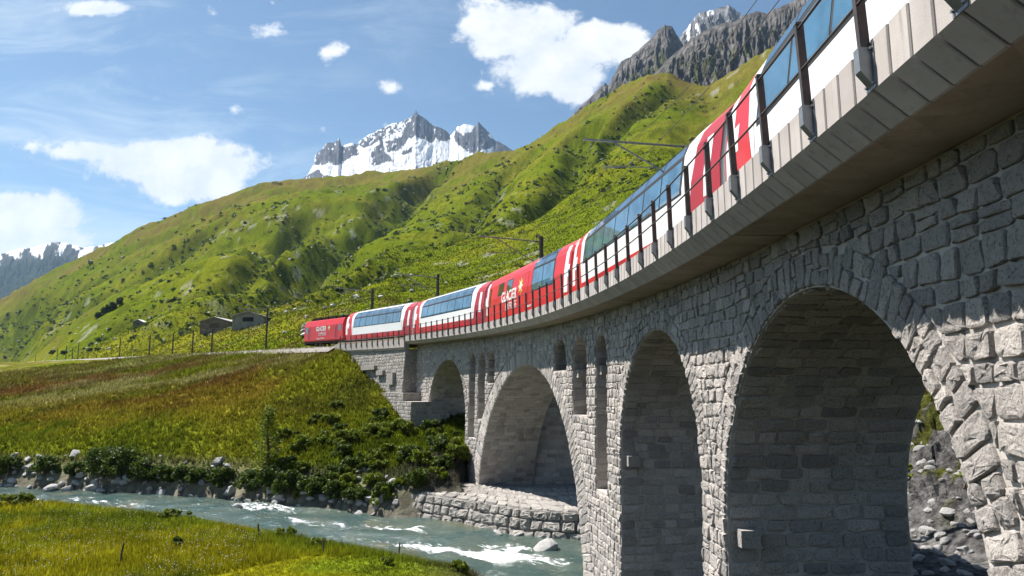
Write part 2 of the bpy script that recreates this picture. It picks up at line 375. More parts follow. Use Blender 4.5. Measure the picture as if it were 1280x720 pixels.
crest_px = [(-700, 470, 2600), (-400, 462, 2200), (-150, 440, 1900), (-60, 405, 1700), (0, 378, 1500), (60, 345, 1400), (110, 318, 1330), (160, 296, 1280), (200, 280, 1240), (240, 263, 1210), (280, 250, 1190),
            (310, 240, 1180), (340, 233, 1170), (390, 227, 1150), (440, 221, 1120), (490, 215, 1080), (540, 212, 1010), (575, 205, 930), (610, 188, 860), (650, 170, 800), (700, 148, 740), (740, 128, 700), (780, 111, 670), (810, 103, 650),
            (835, 102, 640), (860, 110, 630), (885, 112, 615), (910, 95, 600), (960, 60, 580), (1050, 20, 540), (1200, -40, 500), (1500, -60, 480), (2100, 60, 460), (3600, 200, 430)]
_ca = np.array([azel(u, v)[0] for u, v, d in crest_px]); _ct = np.array([azel(u, v)[1] for u, v, d in crest_px]); _cd = np.array([d for u, v, d in crest_px], float)
# start line of the hill: the far edge of the railway, and behind the viaduct
hs = np.r_[np.linspace(-30, 84, 58), np.linspace(90, 900, 120)]
hp = Wp(hs, np.where(hs < 84, 8.0, 6.5), 0)[:, :2]
_ha = np.arctan2(hp[:, 0], hp[:, 1]); _hd = np.hypot(hp[:, 0], hp[:, 1])
_hz = np.where(hs < 84, valley(hp[:, 0], hp[:, 1]), 2.3 + zg(np.minimum(hs, 520)))
_bl = sstep(60, 84, hs); _hz = np.where(hs < 84, _hz * (1 - _bl) + _bl * (2.3 + zg(84)), _hz)
_al = np.linspace(_ha[hs == 84.0][0] + 0.02 if (hs == 84.0).any() else -0.23, 2.4, 120)   # right of the bridge end the slope starts beyond the gorge
_dl = 86 + 0 * _al; _zl = valley(np.sin(_al) * _dl, np.cos(_al) * _dl); _k = np.exp(-np.linspace(-2, 2, 25) ** 2); _k /= _k.sum()
_zl = np.convolve(np.r_[np.full(12, 2.3 + float(zg(84))), _zl, np.full(12, _zl[-1])], _k, 'valid')
_m = hs >= 84; _ha = np.r_[_ha[_m], _al]; _hd = np.r_[_hd[_m], _dl]; _hz = np.r_[_hz[_m], _zl]
o_ = np.argsort(_ha); _ha, _hd, _hz = _ha[o_], _hd[o_], _hz[o_]
def prof(t): return 0.42 * t + 0.58 * np.maximum(t, 0) ** 1.55
def hill_base(az, d):
    dr = np.interp(az, _ha, _hd); zr = np.interp(az, _ha, _hz); dc = np.interp(az, _ca, _cd); zc = dc * np.interp(az, _ca, _ct)
    t = (d - dr) / (dc - dr); z = zr + (zc - zr) * prof(np.clip(t, 0, 1))
    return np.where(t > 1, zc - (d - dc) * 0.22, z), t, dr
def on_hill(u, v):                       # where the sight line of a photo pixel meets the hillside
    a, te = azel(u, v); d = np.linspace(np.interp(a, _ha, _hd), np.interp(a, _ca, _cd), 600)
    z, _, _ = hill_base(np.full_like(d, a), d); k = np.argmax(z / d >= te); k = k if k > 0 else len(d) - 1
    return math.sin(a) * d[k], math.cos(a) * d[k]
GUL = [([(560, 214), (520, 236), (500, 246), (450, 284), (400, 306), (350, 345), (290, 374), (240, 396)], 26, 26), ([(640, 212), (612, 240), (592, 272), (560, 300)], 10, 16),
       ([(722, 176), (714, 215), (692, 240), (662, 268), (630, 285)], 14, 15), ([(380, 275), (330, 318), (290, 345), (215, 378), (150, 402)], 12, 17),
       ([(250, 300), (170, 345), (90, 385), (12, 426)], 9, 18), ([(840, 122), (800, 138), (770, 170), (740, 205)], 10, 14), ([(480, 330), (400, 365), (330, 390)], 5, 9), ([(130, 345), (60, 380), (0, 408)], 7, 16)]
GUL = [([on_hill(u, v) for u, v in p], dep, wid) for p, dep, wid in GUL]
def gully_field(x, y):
    best = np.full(np.shape(x), 9.0); carve = np.zeros(np.shape(x))
    wx = x + (fbm(x / 40, y / 40, 3, 61) - .5) * 30; wy = y + (fbm(x / 40, y / 40, 3, 67) - .5) * 30
    for p, dep, wid in GUL:
        q = poly_dist(wx, wy, p) / wid; carve = np.maximum(carve, 1.5 * dep * np.exp(-q * q)); best = np.minimum(best, q)
    return best, carve
def terrain(x, y):
    az = np.arctan2(x, y); d = np.hypot(x, y); zh, t, dr = hill_base(az, d); up = (d > dr) & (az > -1.25) & (az < _ha[-1])
    gb, gc = gully_field(x, y)
    m = sstep(0.02, 0.25, t) * np.clip(d / 700, 0.15, 1.4)
    # broad spurs running down the slope, then smaller relief
    det = (fbm(x / 160, y / 160, 3, 21) - .5) * 46 + (ridged(x / 85, y / 85, 4, 31) - .45) * 12 + (fbm(x / 22, y / 22, 4, 41) - .5) * 4.5
    zh = zh + m * sstep(1.35, 0.72, t) * det - gc * sstep(0.0, .12, t) * sstep(1.0, 0.9, t) + m * (fbm(x / 9, y / 9, 3, 51) - .5) * 2.2
    zh = zh + sstep(0, .05, t) * sstep(.3, .08, t) * (fbm(x / 16, y / 16, 3, 71) - .45) * 3.0
    v = valley(x, y)
    return np.where(up, zh, v), up, t, gb
def tz(x, y):
    return float(terrain(np.array([x], float), np.array([y], float))[0][0])

def seg(az0, az1, n): return np.linspace(az0, az1, n, endpoint=False)
D2R = math.pi / 180
AZ = np.r_[seg(-180 * D2R, -44 * D2R, 60), seg(-44 * D2R, 44 * D2R, 620), seg(44 * D2R, 180 * D2R, 61)]
RR = np.r_[np.linspace(1.2, 20, 24, endpoint=False), np.exp(np.linspace(math.log(20), math.log(2400), 470)), 3500, 6000, 9500]
def ground_color(x, y, z, up, t, gb):
    g1 = fbm(x / 30, y / 30, 4, 101); g2 = fbm(x / 5, y / 5, 4, 103); g3 = fbm(x / 120, y / 120, 3, 107); g4 = fbm(x / 1.2, y / 1.2, 3, 109)
    green = np.array([0.090, 0.116, 0.007]); yel = np.array([0.142, 0.146, 0.011]); dark = np.array([0.050, 0.068, 0.006]); brown = np.array([0.118, 0.085, 0.030]); red = np.array([0.130, 0.045, 0.018]); pale = np.array([0.26, 0.25, 0.10])
    def mixc(c, k, f): return c * (1 - f[..., None]) + k * f[..., None]
    c = np.broadcast_to(green, x.shape + (3,)).copy()
    c = mixc(c, yel, .65 * sstep(.45, .72, g1)); c = mixc(c, dark, .75 * sstep(.50, .70, g2)); c = mixc(c, brown, .55 * sstep(.52, .72, g3) * sstep(.4, .6, g2))
    hi = up & (t > 0.45)
    c = np.where(up[..., None], mixc(c, brown, (.55 * sstep(.55, 1.0, t) * sstep(.35, .6, g1)).clip(0, 1)), c)
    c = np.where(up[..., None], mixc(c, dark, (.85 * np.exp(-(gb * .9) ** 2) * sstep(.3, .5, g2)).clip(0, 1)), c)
    c = np.where(up[..., None], mixc(c, yel, (.7 * sstep(.22, .05, t) * sstep(.35, .6, g1)).clip(0, 1)), c)
    rock = np.array([0.30, 0.295, 0.28]); c = np.where(up[..., None], mixc(c, rock, (sstep(.69, .73, fbm(x / 9, y / 9, 5, 131)) * sstep(.55, .7, fbm(x / 90, y / 90, 3, 133)) * .4).clip(0, 1)), c)
    # far bank meadow: sorrel-red and pale drifts on the upper slope, lush green near the bridge
    dF = poly_dist(x, y, FS); dN = poly_dist(x, y, NS); bank = (~up) & (dF < dN)
    upbank = sstep(8, 22, dF) * sstep(-13, -25, x)
    f1 = fbm(x / 26 + y / 40, y / 11, 4, 111)
    cb = mixc(c, brown, .55 * upbank * sstep(.40, .6, f1)); cb = mixc(cb, red, .55 * sstep(7, 13, dF) * sstep(52, 30, dF) * sstep(-15, -24, x) * sstep(.46, .62, fbm(x / 16, y / 9, 4, 113))); cb = mixc(cb, pale, .55 * upbank * sstep(.56, .74, fbm(x / 14, y / 5, 4, 117)))
    cb = mixc(cb, np.array([0.20, .17, .015]), .6 * sstep(3, 9, dF) * sstep(24, 12, dF) * sstep(-20, -28, x) * sstep(.4, .6, fbm(x / 6, y / 6, 3, 121)))
    stony = sstep(2.6, .4, dF) ; cb = mixc(cb, np.array([.20, .18, .15]), stony * .8)
    c = np.where(bank[..., None], cb, c)
    near = (~up) & ~bank
    cn = mixc(c * 1.35, np.array([.23, .21, .008]), .72 * sstep(.36, .62, fbm(x / 5, y / 5, 3, 123)))
    cn = mixc(cn, np.array([.30, .27, .20]), .8 * sstep(.9, .2, dN))
    c = np.where(near[..., None], cn, c)
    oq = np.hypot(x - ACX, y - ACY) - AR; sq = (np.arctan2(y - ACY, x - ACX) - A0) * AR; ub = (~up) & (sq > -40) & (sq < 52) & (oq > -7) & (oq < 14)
    c = np.where(ub[..., None], mixc(c, np.array([.065, .060, .052]), sstep(-7, -1.5, oq) * .9), c)  # earthy ground under the arches, darkened to cut light bounced onto the masonry
    lowg = near & (y < 31.5) & (x < 40); c = np.where(lowg[..., None], mixc(c, np.array([.040, .043, .032]), sstep(31.5, 28, y)), c)  # unseen slope below the camera, coloured dark to keep green bounce off the viaduct
    ins = in_poly(x, y, RIV); c = np.where(ins[..., None], np.array([.13, .12, .10]), c)
    return np.clip(c * (0.8 + 0.4 * g4)[..., None], 0, 1)
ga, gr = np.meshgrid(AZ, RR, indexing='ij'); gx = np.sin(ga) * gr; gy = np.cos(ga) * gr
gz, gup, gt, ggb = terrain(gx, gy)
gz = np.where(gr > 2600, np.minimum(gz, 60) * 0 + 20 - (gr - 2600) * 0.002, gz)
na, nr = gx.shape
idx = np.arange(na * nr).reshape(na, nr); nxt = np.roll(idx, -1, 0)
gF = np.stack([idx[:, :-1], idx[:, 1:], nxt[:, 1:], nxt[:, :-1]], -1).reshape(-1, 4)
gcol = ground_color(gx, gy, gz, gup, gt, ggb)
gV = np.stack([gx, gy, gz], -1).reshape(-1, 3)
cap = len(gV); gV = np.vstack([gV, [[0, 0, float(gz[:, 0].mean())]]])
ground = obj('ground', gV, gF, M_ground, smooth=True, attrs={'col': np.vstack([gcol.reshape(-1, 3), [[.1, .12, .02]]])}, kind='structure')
props(ground, 'grassy valley floor, riverbanks and green mountain slope', 'ground')

# ------------------------------------------------------------------ mountains
def mountain(name, sil, base_v, dist, depth, colfn, label, m, jag=1.0, rows=90, cols=None, amp=0.5, seed=1, zn=.06):
    su = np.array([p[0] for p in sil], float); sv = np.array([p[1] for p in sil], float)
    cols = cols or int((su[-1] - su[0]) * 1.1) + 40
    U = np.linspace(su[0], su[-1], cols); Vt = np.interp(U, su, sv)
    Vt = Vt + (fbm(U / 6, U * 0 + seed, 4, seed) - .5) * 5 * jag
    AZc = np.array([azel(u, v)[0] for u, v in zip(U, Vt)]); TE = np.array([azel(u, v)[1] for u, v in zip(U, Vt)])
    TB = np.array([azel(u, np.interp(u, *base_v))[1] for u in U])
    zc = TE * dist; zb = TB * (dist - depth)
    k = np.linspace(0, 1, rows)[None, :]; kk = np.broadcast_to(k, (cols, rows))
    ux = np.broadcast_to(U[:, None], (cols, rows))
    # ribs and gullies running down the face, stronger towards the crest
    rib = ridged(ux / 16 + (fbm(ux / 20, kk * 4, 3, seed + 3) - .5) * 2.5 + kk * .8, kk * 1.6 + ux / 60, 5, seed + 11) - .45
    f2 = fbm(ux / 5, kk * 12, 4, seed + 7) - .5
    d = dist - depth * (1 - kk) - depth * amp * (rib * 1.0 + f2 * .35) * sstep(0, .12, kk) * (1.0 - .97 * sstep(.75, 1.0, kk))
    z = zb[:, None] + (zc - zb)[:, None] * (kk ** 1.15) + depth * zn * f2 * sstep(0, .2, kk) * sstep(1.0, .93, kk)
    kb = np.linspace(0, 1, 14)[None, 1:]                       # the far side falls away behind
    d2 = d[:, -1:] + depth * 1.1 * kb; z2 = zc[:, None] * (1 - .75 * kb)
    dd = np.hstack([d, d2]); zz = np.hstack([z, z2]); aa = np.broadcast_to(AZc[:, None], dd.shape)
    x = np.sin(aa) * dd; y = np.cos(aa) * dd; n0, n1 = x.shape
    ii = np.arange(n0 * n1).reshape(n0, n1); F = np.stack([ii[:-1, :-1], ii[1:, :-1], ii[1:, 1:], ii[:-1, 1:]], -1).reshape(-1, 4)
    # apparent height row of each vertex, for colouring by elevation on the mountain
    kfull = np.hstack([kk, np.ones((cols, 13))]); col = colfn(np.hstack([ux, np.broadcast_to(U[:, None], (cols, 13))]), kfull, x, y, zz, np.hstack([rib, np.zeros((cols, 13))]), Vt)
    o = obj(name, np.stack([x, y, zz], -1), F, m, smooth=False, attrs={'col': col.reshape(-1, 3)}, kind='structure')
    return props(o, label, 'mountain')
def lerp3(a, b, f): return np.asarray(a) * (1 - f[..., None]) + np.asarray(b) * f[..., None]
ROCKB = [[(512, 156), (516, 142), (520, 134), (526, 140), (534, 150), (526, 156)], [(590, 168), (594, 152), (598, 146), (606, 156), (612, 168)], [(414, 190), (420, 172), (424, 166), (430, 184), (424, 192)],  # rock walls standing out of the snow on the pyramid peak, photo pixels
    [(392, 206), (396, 190), (408, 180), (424, 170), (428, 186), (420, 196), (410, 204), (398, 208)], [(412, 200), (430, 184), (446, 180), (448, 192), (436, 198), (424, 206), (412, 206)],
    [(466, 206), (464, 192), (478, 172), (482, 192), (492, 200), (476, 206)], [(482, 178), (500, 170), (514, 152), (526, 146), (537, 150), (546, 172), (540, 180), (516, 170), (506, 182), (486, 192)],
    [(538, 156), (552, 158), (566, 168), (560, 176), (548, 176)], [(568, 178), (570, 162), (578, 168), (604, 164), (612, 172), (628, 178), (604, 188), (592, 194)], [(500, 192), (514, 184), (517, 188), (504, 194)], [(360, 236), (380, 220), (398, 212), (410, 222), (392, 234)], [(438, 180), (470, 164), (512, 144), (520, 150), (500, 166), (476, 176), (452, 186)]]
def snow_peak_col(u, k, x, y, z, rib, Vt):
    v = np.array([360 - FPX * ((zz * math.cos(PITCH) - yy_ * math.sin(PITCH)) / (yy_ * math.cos(PITCH) + zz * math.sin(PITCH))) for zz, yy_ in ((z, y),)])[0]
    uu = 640 + FPX * x / (y * math.cos(PITCH) + z * math.sin(PITCH))
    wob = (fbm(uu / 5, v / 5, 5, 5, .65) - .5) * 9; wob2 = (fbm(uu / 5, v / 5, 5, 8, .65) - .5) * 9
    r = np.zeros(u.shape)
    for i, p in enumerate(ROCKB):
        m = in_poly(uu + wob, v + wob2, p).astype(float)
        if i == len(ROCKB) - 1: m = m * (fbm(uu / 2.2, v / 2.2, 3, 12) > .47)
        r = np.maximum(r, m)
    r = r * (fbm(uu / 1.7 + v / 9, v / 6, 3, 15) > .21)
    low = sstep(.20, .02, k) * (fbm(uu / 3, v / 1.6, 3, 19) > .42)
    low = np.maximum(low, (uu > 617) * 1.0); r = np.maximum(r, low); r = np.maximum(r, (fbm(uu / 2.5, v / 1.6, 3, 23) > .66).astype(float) * sstep(.75, .3, k))
    rock = lerp3((.035, .039, .050), (.150, .150, .155), fbm(uu / 2.2, v / 7, 4, 29, .6))
    return lerp3(np.broadcast_to(np.array([.70, .71, .74]), u.shape + (3,)), rock, r)
sil = [(352, 244), (372, 230), (385, 218), (392, 205), (394, 195), (402, 187), (408, 180), (418, 178), (424, 172), (427, 183), (432, 180), (440, 178), (446, 181), (450, 176), (462, 168), (475, 162), (490, 155), (505, 150), (516, 145), (520, 139), (523, 144), (530, 146), (535, 150), (540, 157),
       (548, 159), (556, 163), (562, 168), (566, 166), (572, 158), (580, 155), (590, 156), (595, 158), (598, 152), (603, 158), (610, 165), (616, 171), (620, 176), (632, 182), (650, 194)]
mountain('snow_peak', sil, ([300, 700], [262, 262]), 4600, 900, snow_peak_col, 'jagged grey pyramid peak with white snowfields above the green ridge', M_mount, .7, 110, 420, .03, 5, .012)
def crag_col(u, k, x, y, z, rib, Vt):
    c = lerp3((.045, .044, .046), (.205, .190, .178), fbm(u / 3 + rib * 2, k * 16, 5, 33, .65)); gr = (fbm(u / 5, k * 14, 4, 37) > .55) * sstep(.0, .25, rib + .25) * sstep(1.0, .6, k)
    return lerp3(c, (.075, .085, .022), gr * .8)
def crag_snow_col(u, k, x, y, z, rib, Vt):
    c = lerp3((.10, .10, .105), (.21, .205, .205), fbm(u / 4, k * 14, 4, 43)); return lerp3(c, (.82, .83, .86), ((fbm(u / 5, k * 7, 4, 47) > .60) * sstep(.1, -.2, rib)))
mountain('rock_peak', [(690, 168), (712, 146), (730, 130), (742, 118), (756, 103), (760, 106), (765, 97), (777, 77), (789, 71), (801, 59), (815, 47), (822, 38), (831, 31), (840, 33), (846, 43), (852, 54), (862, 66), (880, 84), (910, 110)],
         ([600, 1000], [190, 150]), 1700, 330, crag_col, 'grey rock peak rising behind the green ridge', M_crag, .9, 110, 360, .15, 51)
mountain('snowy_crag', [(838, 70), (851, 44), (862, 30), (870, 20), (880, 13), (888, 14), (897, 10), (911, 7), (921, 14), (931, 20), (960, 34), (1010, 40)], ([800, 1100], [110, 110]), 2600, 420, crag_snow_col, 'pale grey crag with snow patches, farthest of the rock peaks', M_crag, .9, 80, 240, .14, 57)
mountain('rock_ridge', [(770, 116), (790, 108), (811, 98), (830, 80), (852, 59), (872, 43), (893, 32), (917, 26), (933, 18), (945, 14), (958, 16), (985, 4), (1020, -14), (1090, -30), (1180, -36), (1290, -20), (1420, 10)], ([700, 1500], [170, 120]), 1250, 260, crag_col, 'dark rock wall with grassy ledges above the train', M_crag, .9, 110, 520, .16, 63)
def range_col(u, k, x, y, z, rib, Vt):
    c = lerp3((.016, .027, .018), (.034, .045, .022), fbm(u / 7, k * 8, 4, 73)); sn = sstep(.50, .58, fbm(u / 6 + rib * 1.5, k * 9, 4, 77) * .9 + (k - .90) * 2.2)
    c = lerp3(c, (.055, .058, .05), sstep(.8, .94, k)); return lerp3(c, (.84, .85, .88), sn)
mountain('distant_range', [(-420, 300), (-260, 330), (-160, 322), (-60, 326), (0, 318), (20, 312), (40, 309), (70, 302), (85, 304), (105, 310), (125, 307), (140, 303), (150, 306), (175, 296), (215, 300), (260, 320)], ([-500, 400], [470, 470]), 6500, 2600, range_col, 'distant range, snowy along the top and dark forest below', M_mount, .35, 120, 560, .05, 81, .018)

# ------------------------------------------------------------------ masonry: every stone is real geometry
rng = np.random.default_rng(11)
def chaikin(p):
    q = np.roll(p, -1, 0); return np.stack([p * .88 + q * .12, p * .12 + q * .88], 1).reshape(-1, 2)
def poly_area(p):
    q = np.roll(p, -1, 0); return .5 * abs((p[:, 0] * q[:, 1] - q[:, 0] * p[:, 1]).sum())
def clip_half(p, n, c):                 # keep points with p.n >= c
    out = []; m = len(p); dd = p @ n - c
    for i in range(m):
        j = (i + 1) % m
        if dd[i] >= 0: out.append(p[i])
        if (dd[i] >= 0) != (dd[j] >= 0): out.append(p[i] + (p[j] - p[i]) * (dd[i] / (dd[i] - dd[j])))
    return np.array(out) if len(out) >= 3 else None
def stone_geo(poly, mapf, h, gap, hi):
    c = poly.mean(0); ext = np.sqrt(poly_area(poly)) * .5
    q = poly + 0; q = c + (q - c) * max(.6, 1 - gap / max(ext, .03))
    q = chaikin(q)
    if hi: q = chaikin(q)
    q = q + rng.normal(0, .008 if hi else .006, q.shape)
    if hi: fac, dep = (1.0, .97, .91, .74, .50, .25), (-.04, .50, .86, .98, 1.0, 1.0)
    else: fac, dep = (1.0, .94, .60), (-.03, .75, 1.0)
    n = len(q); P = []; Dp = []; tilt = rng.normal(0, .22, 2)
    for f, d in zip(fac, dep):
        P.append(c + (q - c) * f); j = rng.normal(0, .05 if hi else .12, n) * h * (f < .97); pq = c + (q - c) * f; j = j + ((fbm(pq[:, 0] * 7, pq[:, 1] * 7, 3, 91) - .5) * 1.1 * h * (f < .95) if hi else 0)
        pl = ((q - c) * f) @ tilt * h / max(ext, .05) * .6 * (f < .99)
        Dp.append((h * d if d > 0 else d) + j + pl)
    P.append(c[None]); Dp.append(np.array([h * 1.05 + rng.normal(0, .12) * h]))
    P = np.vstack(P); Dp = np.concatenate(Dp); V = mapf(P[:, 0], P[:, 1], Dp); F = []
    k = len(fac)
    for r in range(k - 1):
        for i in range(n):
            j = (i + 1) % n; a, b, c2, d2 = r * n + i, r * n + j, (r + 1) * n + j, (r + 1) * n + i; F.append((a, b, c2)); F.append((a, c2, d2))
    for i in range(n): F.append(((k - 1) * n + i, (k - 1) * n + (i + 1) % n, k * n))
    return V, np.array(F)
class Stones:
    def __init__(s): s.items = []        # (polygon, map, height, gap, kind)
    def add(s, poly, mapf, h=.05, gap=.014, kind='stone'):
        poly = np.asarray(poly, float)
        if poly_area(poly) < .012: return
        x, y = poly[:, 0], poly[:, 1]
        if (np.roll(y, -1) + y) @ (np.roll(x, -1) - x) > 0: poly = poly[::-1]
        s.items.append((poly, mapf, h, gap, kind))
    def build(s, root, limits, restname, m, hi=True):
        sz = []
        for it in s.items:
            c = it[0].mean(0); p = it[1](c[None, 0], c[None, 1], np.zeros(1))[0]; d = np.linalg.norm(p)
            q = [640 + FPX * p[0] / max(p[1], .5), 360 - FPX * (p[2] - .14 * p[1]) / max(p[1], .5)]
            vis = -30 < q[0] < 1320 and -20 < q[1] < 760 and p[1] > .5 and it[4] != 'back' and not it[4].endswith('_hidden')
            sz.append(poly_area(it[0]) / d ** 2 * (1 if vis else 1e-3) * (.5 if it[4].startswith('intrados') else 1))
        order = np.argsort(-np.array(sz)); cnt = {}; single = set()
        for i in order:
            kd = s.items[i][4]; nm = kd
            if nm in limits and cnt.get(nm, 0) < limits[nm]: cnt[nm] = cnt.get(nm, 0) + 1; single.add(i)
        VV, FF, TT, b = [], [], [], 0
        for i, (poly, mapf, h, gap, kd) in enumerate(s.items):
            tint = float(np.clip(rng.normal(.45, .28), 0, 1))
            if i in single:
                V, F = stone_geo(poly, mapf, h, gap, hi); obj(kd, V, F, m, root, attrs={'tint': np.full(len(V), tint)})
            else:
                V, F = stone_geo(poly, mapf, h, gap, False); VV.append(V); FF.append(F + b); b += len(V); TT.append(np.full(len(V), tint))
        if VV: obj(restname, np.vstack(VV), np.vstack(FF), m, root, attrs={'tint': np.concatenate(TT)}, kind='stuff')

ZBOT = -9.6
class Arch:                              # round arch: centre s, centre z, radius, shear, ring thickness function
    def __init__(s, sc_, zc, r, shear=0.0, t0=.62, t1=.62, vw=.26, sill=None):
        s.sc, s.zc, s.r, s.k, s.t0, s.t1, s.vw, s.sill = sc_, zc, r, shear, t0, t1, vw, sill
    def zc_at(s, S): return s.zc + s.k * (S - s.sc)
    def top(s, S):
        d = np.clip(1 - ((np.asarray(S) - s.sc) / s.r) ** 2, 0, None); return s.zc_at(np.asarray(S)) + s.r * np.sqrt(d)
    def ring(s, th): return s.r + s.t0 + (s.t1 - s.t0) * np.sin(th) ** 2
    def pt(s, th, rr): S = s.sc + rr * np.sin(th); return np.stack([S, s.zc_at(S) + rr * np.cos(th)], -1)
    def profile(s, n=48):
        th = np.linspace(-math.pi / 2, math.pi / 2, n); p = s.pt(th, s.r); zb = ZBOT if s.sill is None else s.sill
        return np.vstack([[s.sc - s.r, zb], p, [s.sc + s.r, zb]])
ARCH = [Arch(6.82, -2.87, 4.51, 0, .62, .70, .25), Arch(17.28, -2.40, 4.23, 0, .60, .66, .25), Arch(37.69, -9.40, 10.84, .045, .90, 1.55, .30), Arch(56.43, -2.28, 4.74, .02, .55, .6, .28)]
def win(s0, s1, ztop, sill): r = (s1 - s0) / 2; return Arch((s0 + s1) / 2, ztop - r, r, 0, .34, .34, .2, sill)
WINS = [win(23.3, 25.05, 2.22, -4.0), win(26.4, 28.85, 2.40, -1.15), win(29.95, 32.3, 2.50, .95), win(44.9, 46.55, 2.72, .45), win(47.1, 48.8, 2.74, -2.1), win(49.5, 51.0, 2.76, -3.55)]
def fmap(S, z, d): return Wp(S, WALL0 - .014 * (SOFZ + zg(S) - z) - d, z)
def bmap(S, z, d): return Wp(S, WALL1 + .014 * (SOFZ + zg(S) - z) + d, z)
S_LO, S_HI = -9.0, 64.6
def blocked(S):                          # open z intervals of the wall at a station
    iv = []
    for a in ARCH:
        if abs(S - a.sc) < a.r - 1e-6: iv.append((ZBOT, float(a.top(S))))
    for a in WINS:
        if abs(S - a.sc) < a.r - 1e-6: iv.append((a.sill, float(a.top(S))))
    return sorted(iv)
viaduct = thing('viaduct', tuple(Wp(24.1, 3.2, -8.5)), 'curved grey granite railway viaduct of round arches over the river', 'viaduct')
# core of the walls, slightly behind the stone faces
edges = set(np.round(np.arange(S_LO, S_HI, .35), 3).tolist() + [S_HI])
for a in ARCH + WINS: edges |= set(np.round(np.clip(a.sc + a.r * np.sin(np.linspace(-math.pi / 2, math.pi / 2, 40)), S_LO, S_HI), 4).tolist())
edges = sorted(edges); mb = MB(); cv, cf = [], []
def quad(p): b = len(cv); cv.extend(p); cf.append((b, b + 1, b + 2, b + 3))
for s0, s1 in zip(edges[:-1], edges[1:]):
    if s1 - s0 < 1e-4: continue
    m = (s0 + s1) / 2; iv = blocked(m); cuts = [(ZBOT, ZBOT)]
    segs = []; lo = (ZBOT, None)
    tops = []
    cur0 = cur1 = ZBOT
    for a in sorted([a for a in ARCH + WINS if abs(m - a.sc) < a.r - 1e-6], key=lambda a: a.sill if a.sill is not None else -99):
        zb = ZBOT if a.sill is None else a.sill
        if zb > max(cur0, cur1) + 1e-3: segs.append((cur0, cur1, zb, zb))
        cur0, cur1 = float(a.top(s0)), float(a.top(s1))
    segs.append((cur0, cur1, SOFZ + .2 + float(zg(s0)), SOFZ + .2 + float(zg(s1))))
    for (a0, a1, b0, b1) in segs:
        n = max(1, int((b0 - a0) / 2.5))
        for k in range(n):
            f0, f1 = k / n, (k + 1) / n
            z = [a0 + (b0 - a0) * f0, a1 + (b1 - a1) * f0, a1 + (b1 - a1) * f1, a0 + (b0 - a0) * f1]; ss = [s0, s1, s1, s0]
            quad([fmap(np.array(S), np.array(q), np.array(0.0)) for S, q in zip(ss, z)][::-1])
            quad([bmap(np.array(S), np.array(q), np.array(0.0)) for S, q in zip(ss, z)])
for a in ARCH + WINS:                    # inner faces of the openings
    pr = a.profile()
    if a.sill is not None: pr = np.vstack([pr, pr[:1]])
    for p, q in zip(pr[:-1], pr[1:]):
        for k in range(3):
            w0, w1 = k / 3, (k + 1) / 3
            def pp(P, wv):
                f = fmap(np.array(P[0]), np.array(P[1]), np.array(0.)); b = bmap(np.array(P[0]), np.array(P[1]), np.array(0.)); return f * (1 - wv) + b * wv
            quad([pp(p, w0), pp(q, w0), pp(q, w1), pp(p, w1)])
for s_, f_ in ((S_LO, 1), (S_HI, -1)):
    for k in range(4):
        z0, z1 = ZBOT + (SOFZ - ZBOT) * k / 4, ZBOT + (SOFZ + .2 - ZBOT) * (k + 1) / 4
        quad([fmap(np.array(s_), np.array(z0), np.array(0.)), bmap(np.array(s_), np.array(z0), np.array(0.)), bmap(np.array(s_), np.array(z1), np.array(0.)), fmap(np.array(s_), np.array(z1), np.array(0.))])
obj('wall_core', np.array(cv), np.array(cf), M_mortar, viaduct)

ST = Stones()
# ring stones of the arches
for ai, a in enumerate(ARCH + WINS):
    th0 = math.pi / 2; th = -th0; small = a.r < 2
    while th < th0 - 1e-3:
        wv = a.vw * rng.uniform(.75, 1.3); dt = wv / a.r; t2 = min(th + dt, th0)
        if th0 - t2 < dt * .4: t2 = th0
        R1 = float(a.ring(th)) + rng.normal(0, .05) * (0 if a.r > 8 else 1)
        nsp = 1 if small else (rng.choice([1, 2], p=[.25, .75]) if a.r < 8 else rng.choice([1, 2], p=[.7, .3])); sp = [a.r + .004] + ([a.r + (R1 - a.r) * rng.uniform(.38, .64)] if nsp == 2 else []) + [R1]
        for q0, q1 in zip(sp[:-1], sp[1:]):
            ST.add([a.pt(th, q0), a.pt(t2, q0), a.pt(t2, q1), a.pt(th, q1)], fmap, .06 if a.r < 8 else .05, .015, 'voussoir')
        th = t2
    zb = ZBOT if a.sill is None else a.sill
    if small:
        continue
# coursed stones of the wall between the rings
def near_ring(poly):
    c = poly.mean(0)
    for a in ARCH + WINS:
        zc = a.zc_at(c[0]); dz = c[1] - zc; ds = c[0] - a.sc; zb = -99 if a.sill is None else a.sill
        if dz >= 0:
            th = math.atan2(ds, dz); Rr = float(a.ring(th)); dist = math.hypot(ds, dz)
            if dist < Rr + .9:
                n = np.array([ds, dz]) / max(dist, 1e-6); n2 = np.array([n[0], n[1]])
                poly = clip_half(poly, n2, float(n2 @ np.array([a.sc, zc])) + Rr)
                if poly is None: return None
        elif abs(ds) < a.r + .9 and c[1] > zb - .4:
            if c[1] > zb:
                sg = 1.0 if ds > 0 else -1.0
                poly = clip_half(poly, np.array([sg, 0.]), sg * a.sc + a.r + .004)
            elif abs(ds) < a.r: poly = clip_half(poly, np.array([0., -1.]), -zb + .004)
            if poly is None: return None
    return poly
z = -9.4; rows = []
while z < SOFZ + zg(S_HI) + .3: rows.append(z); z += rng.uniform(.25, .36)
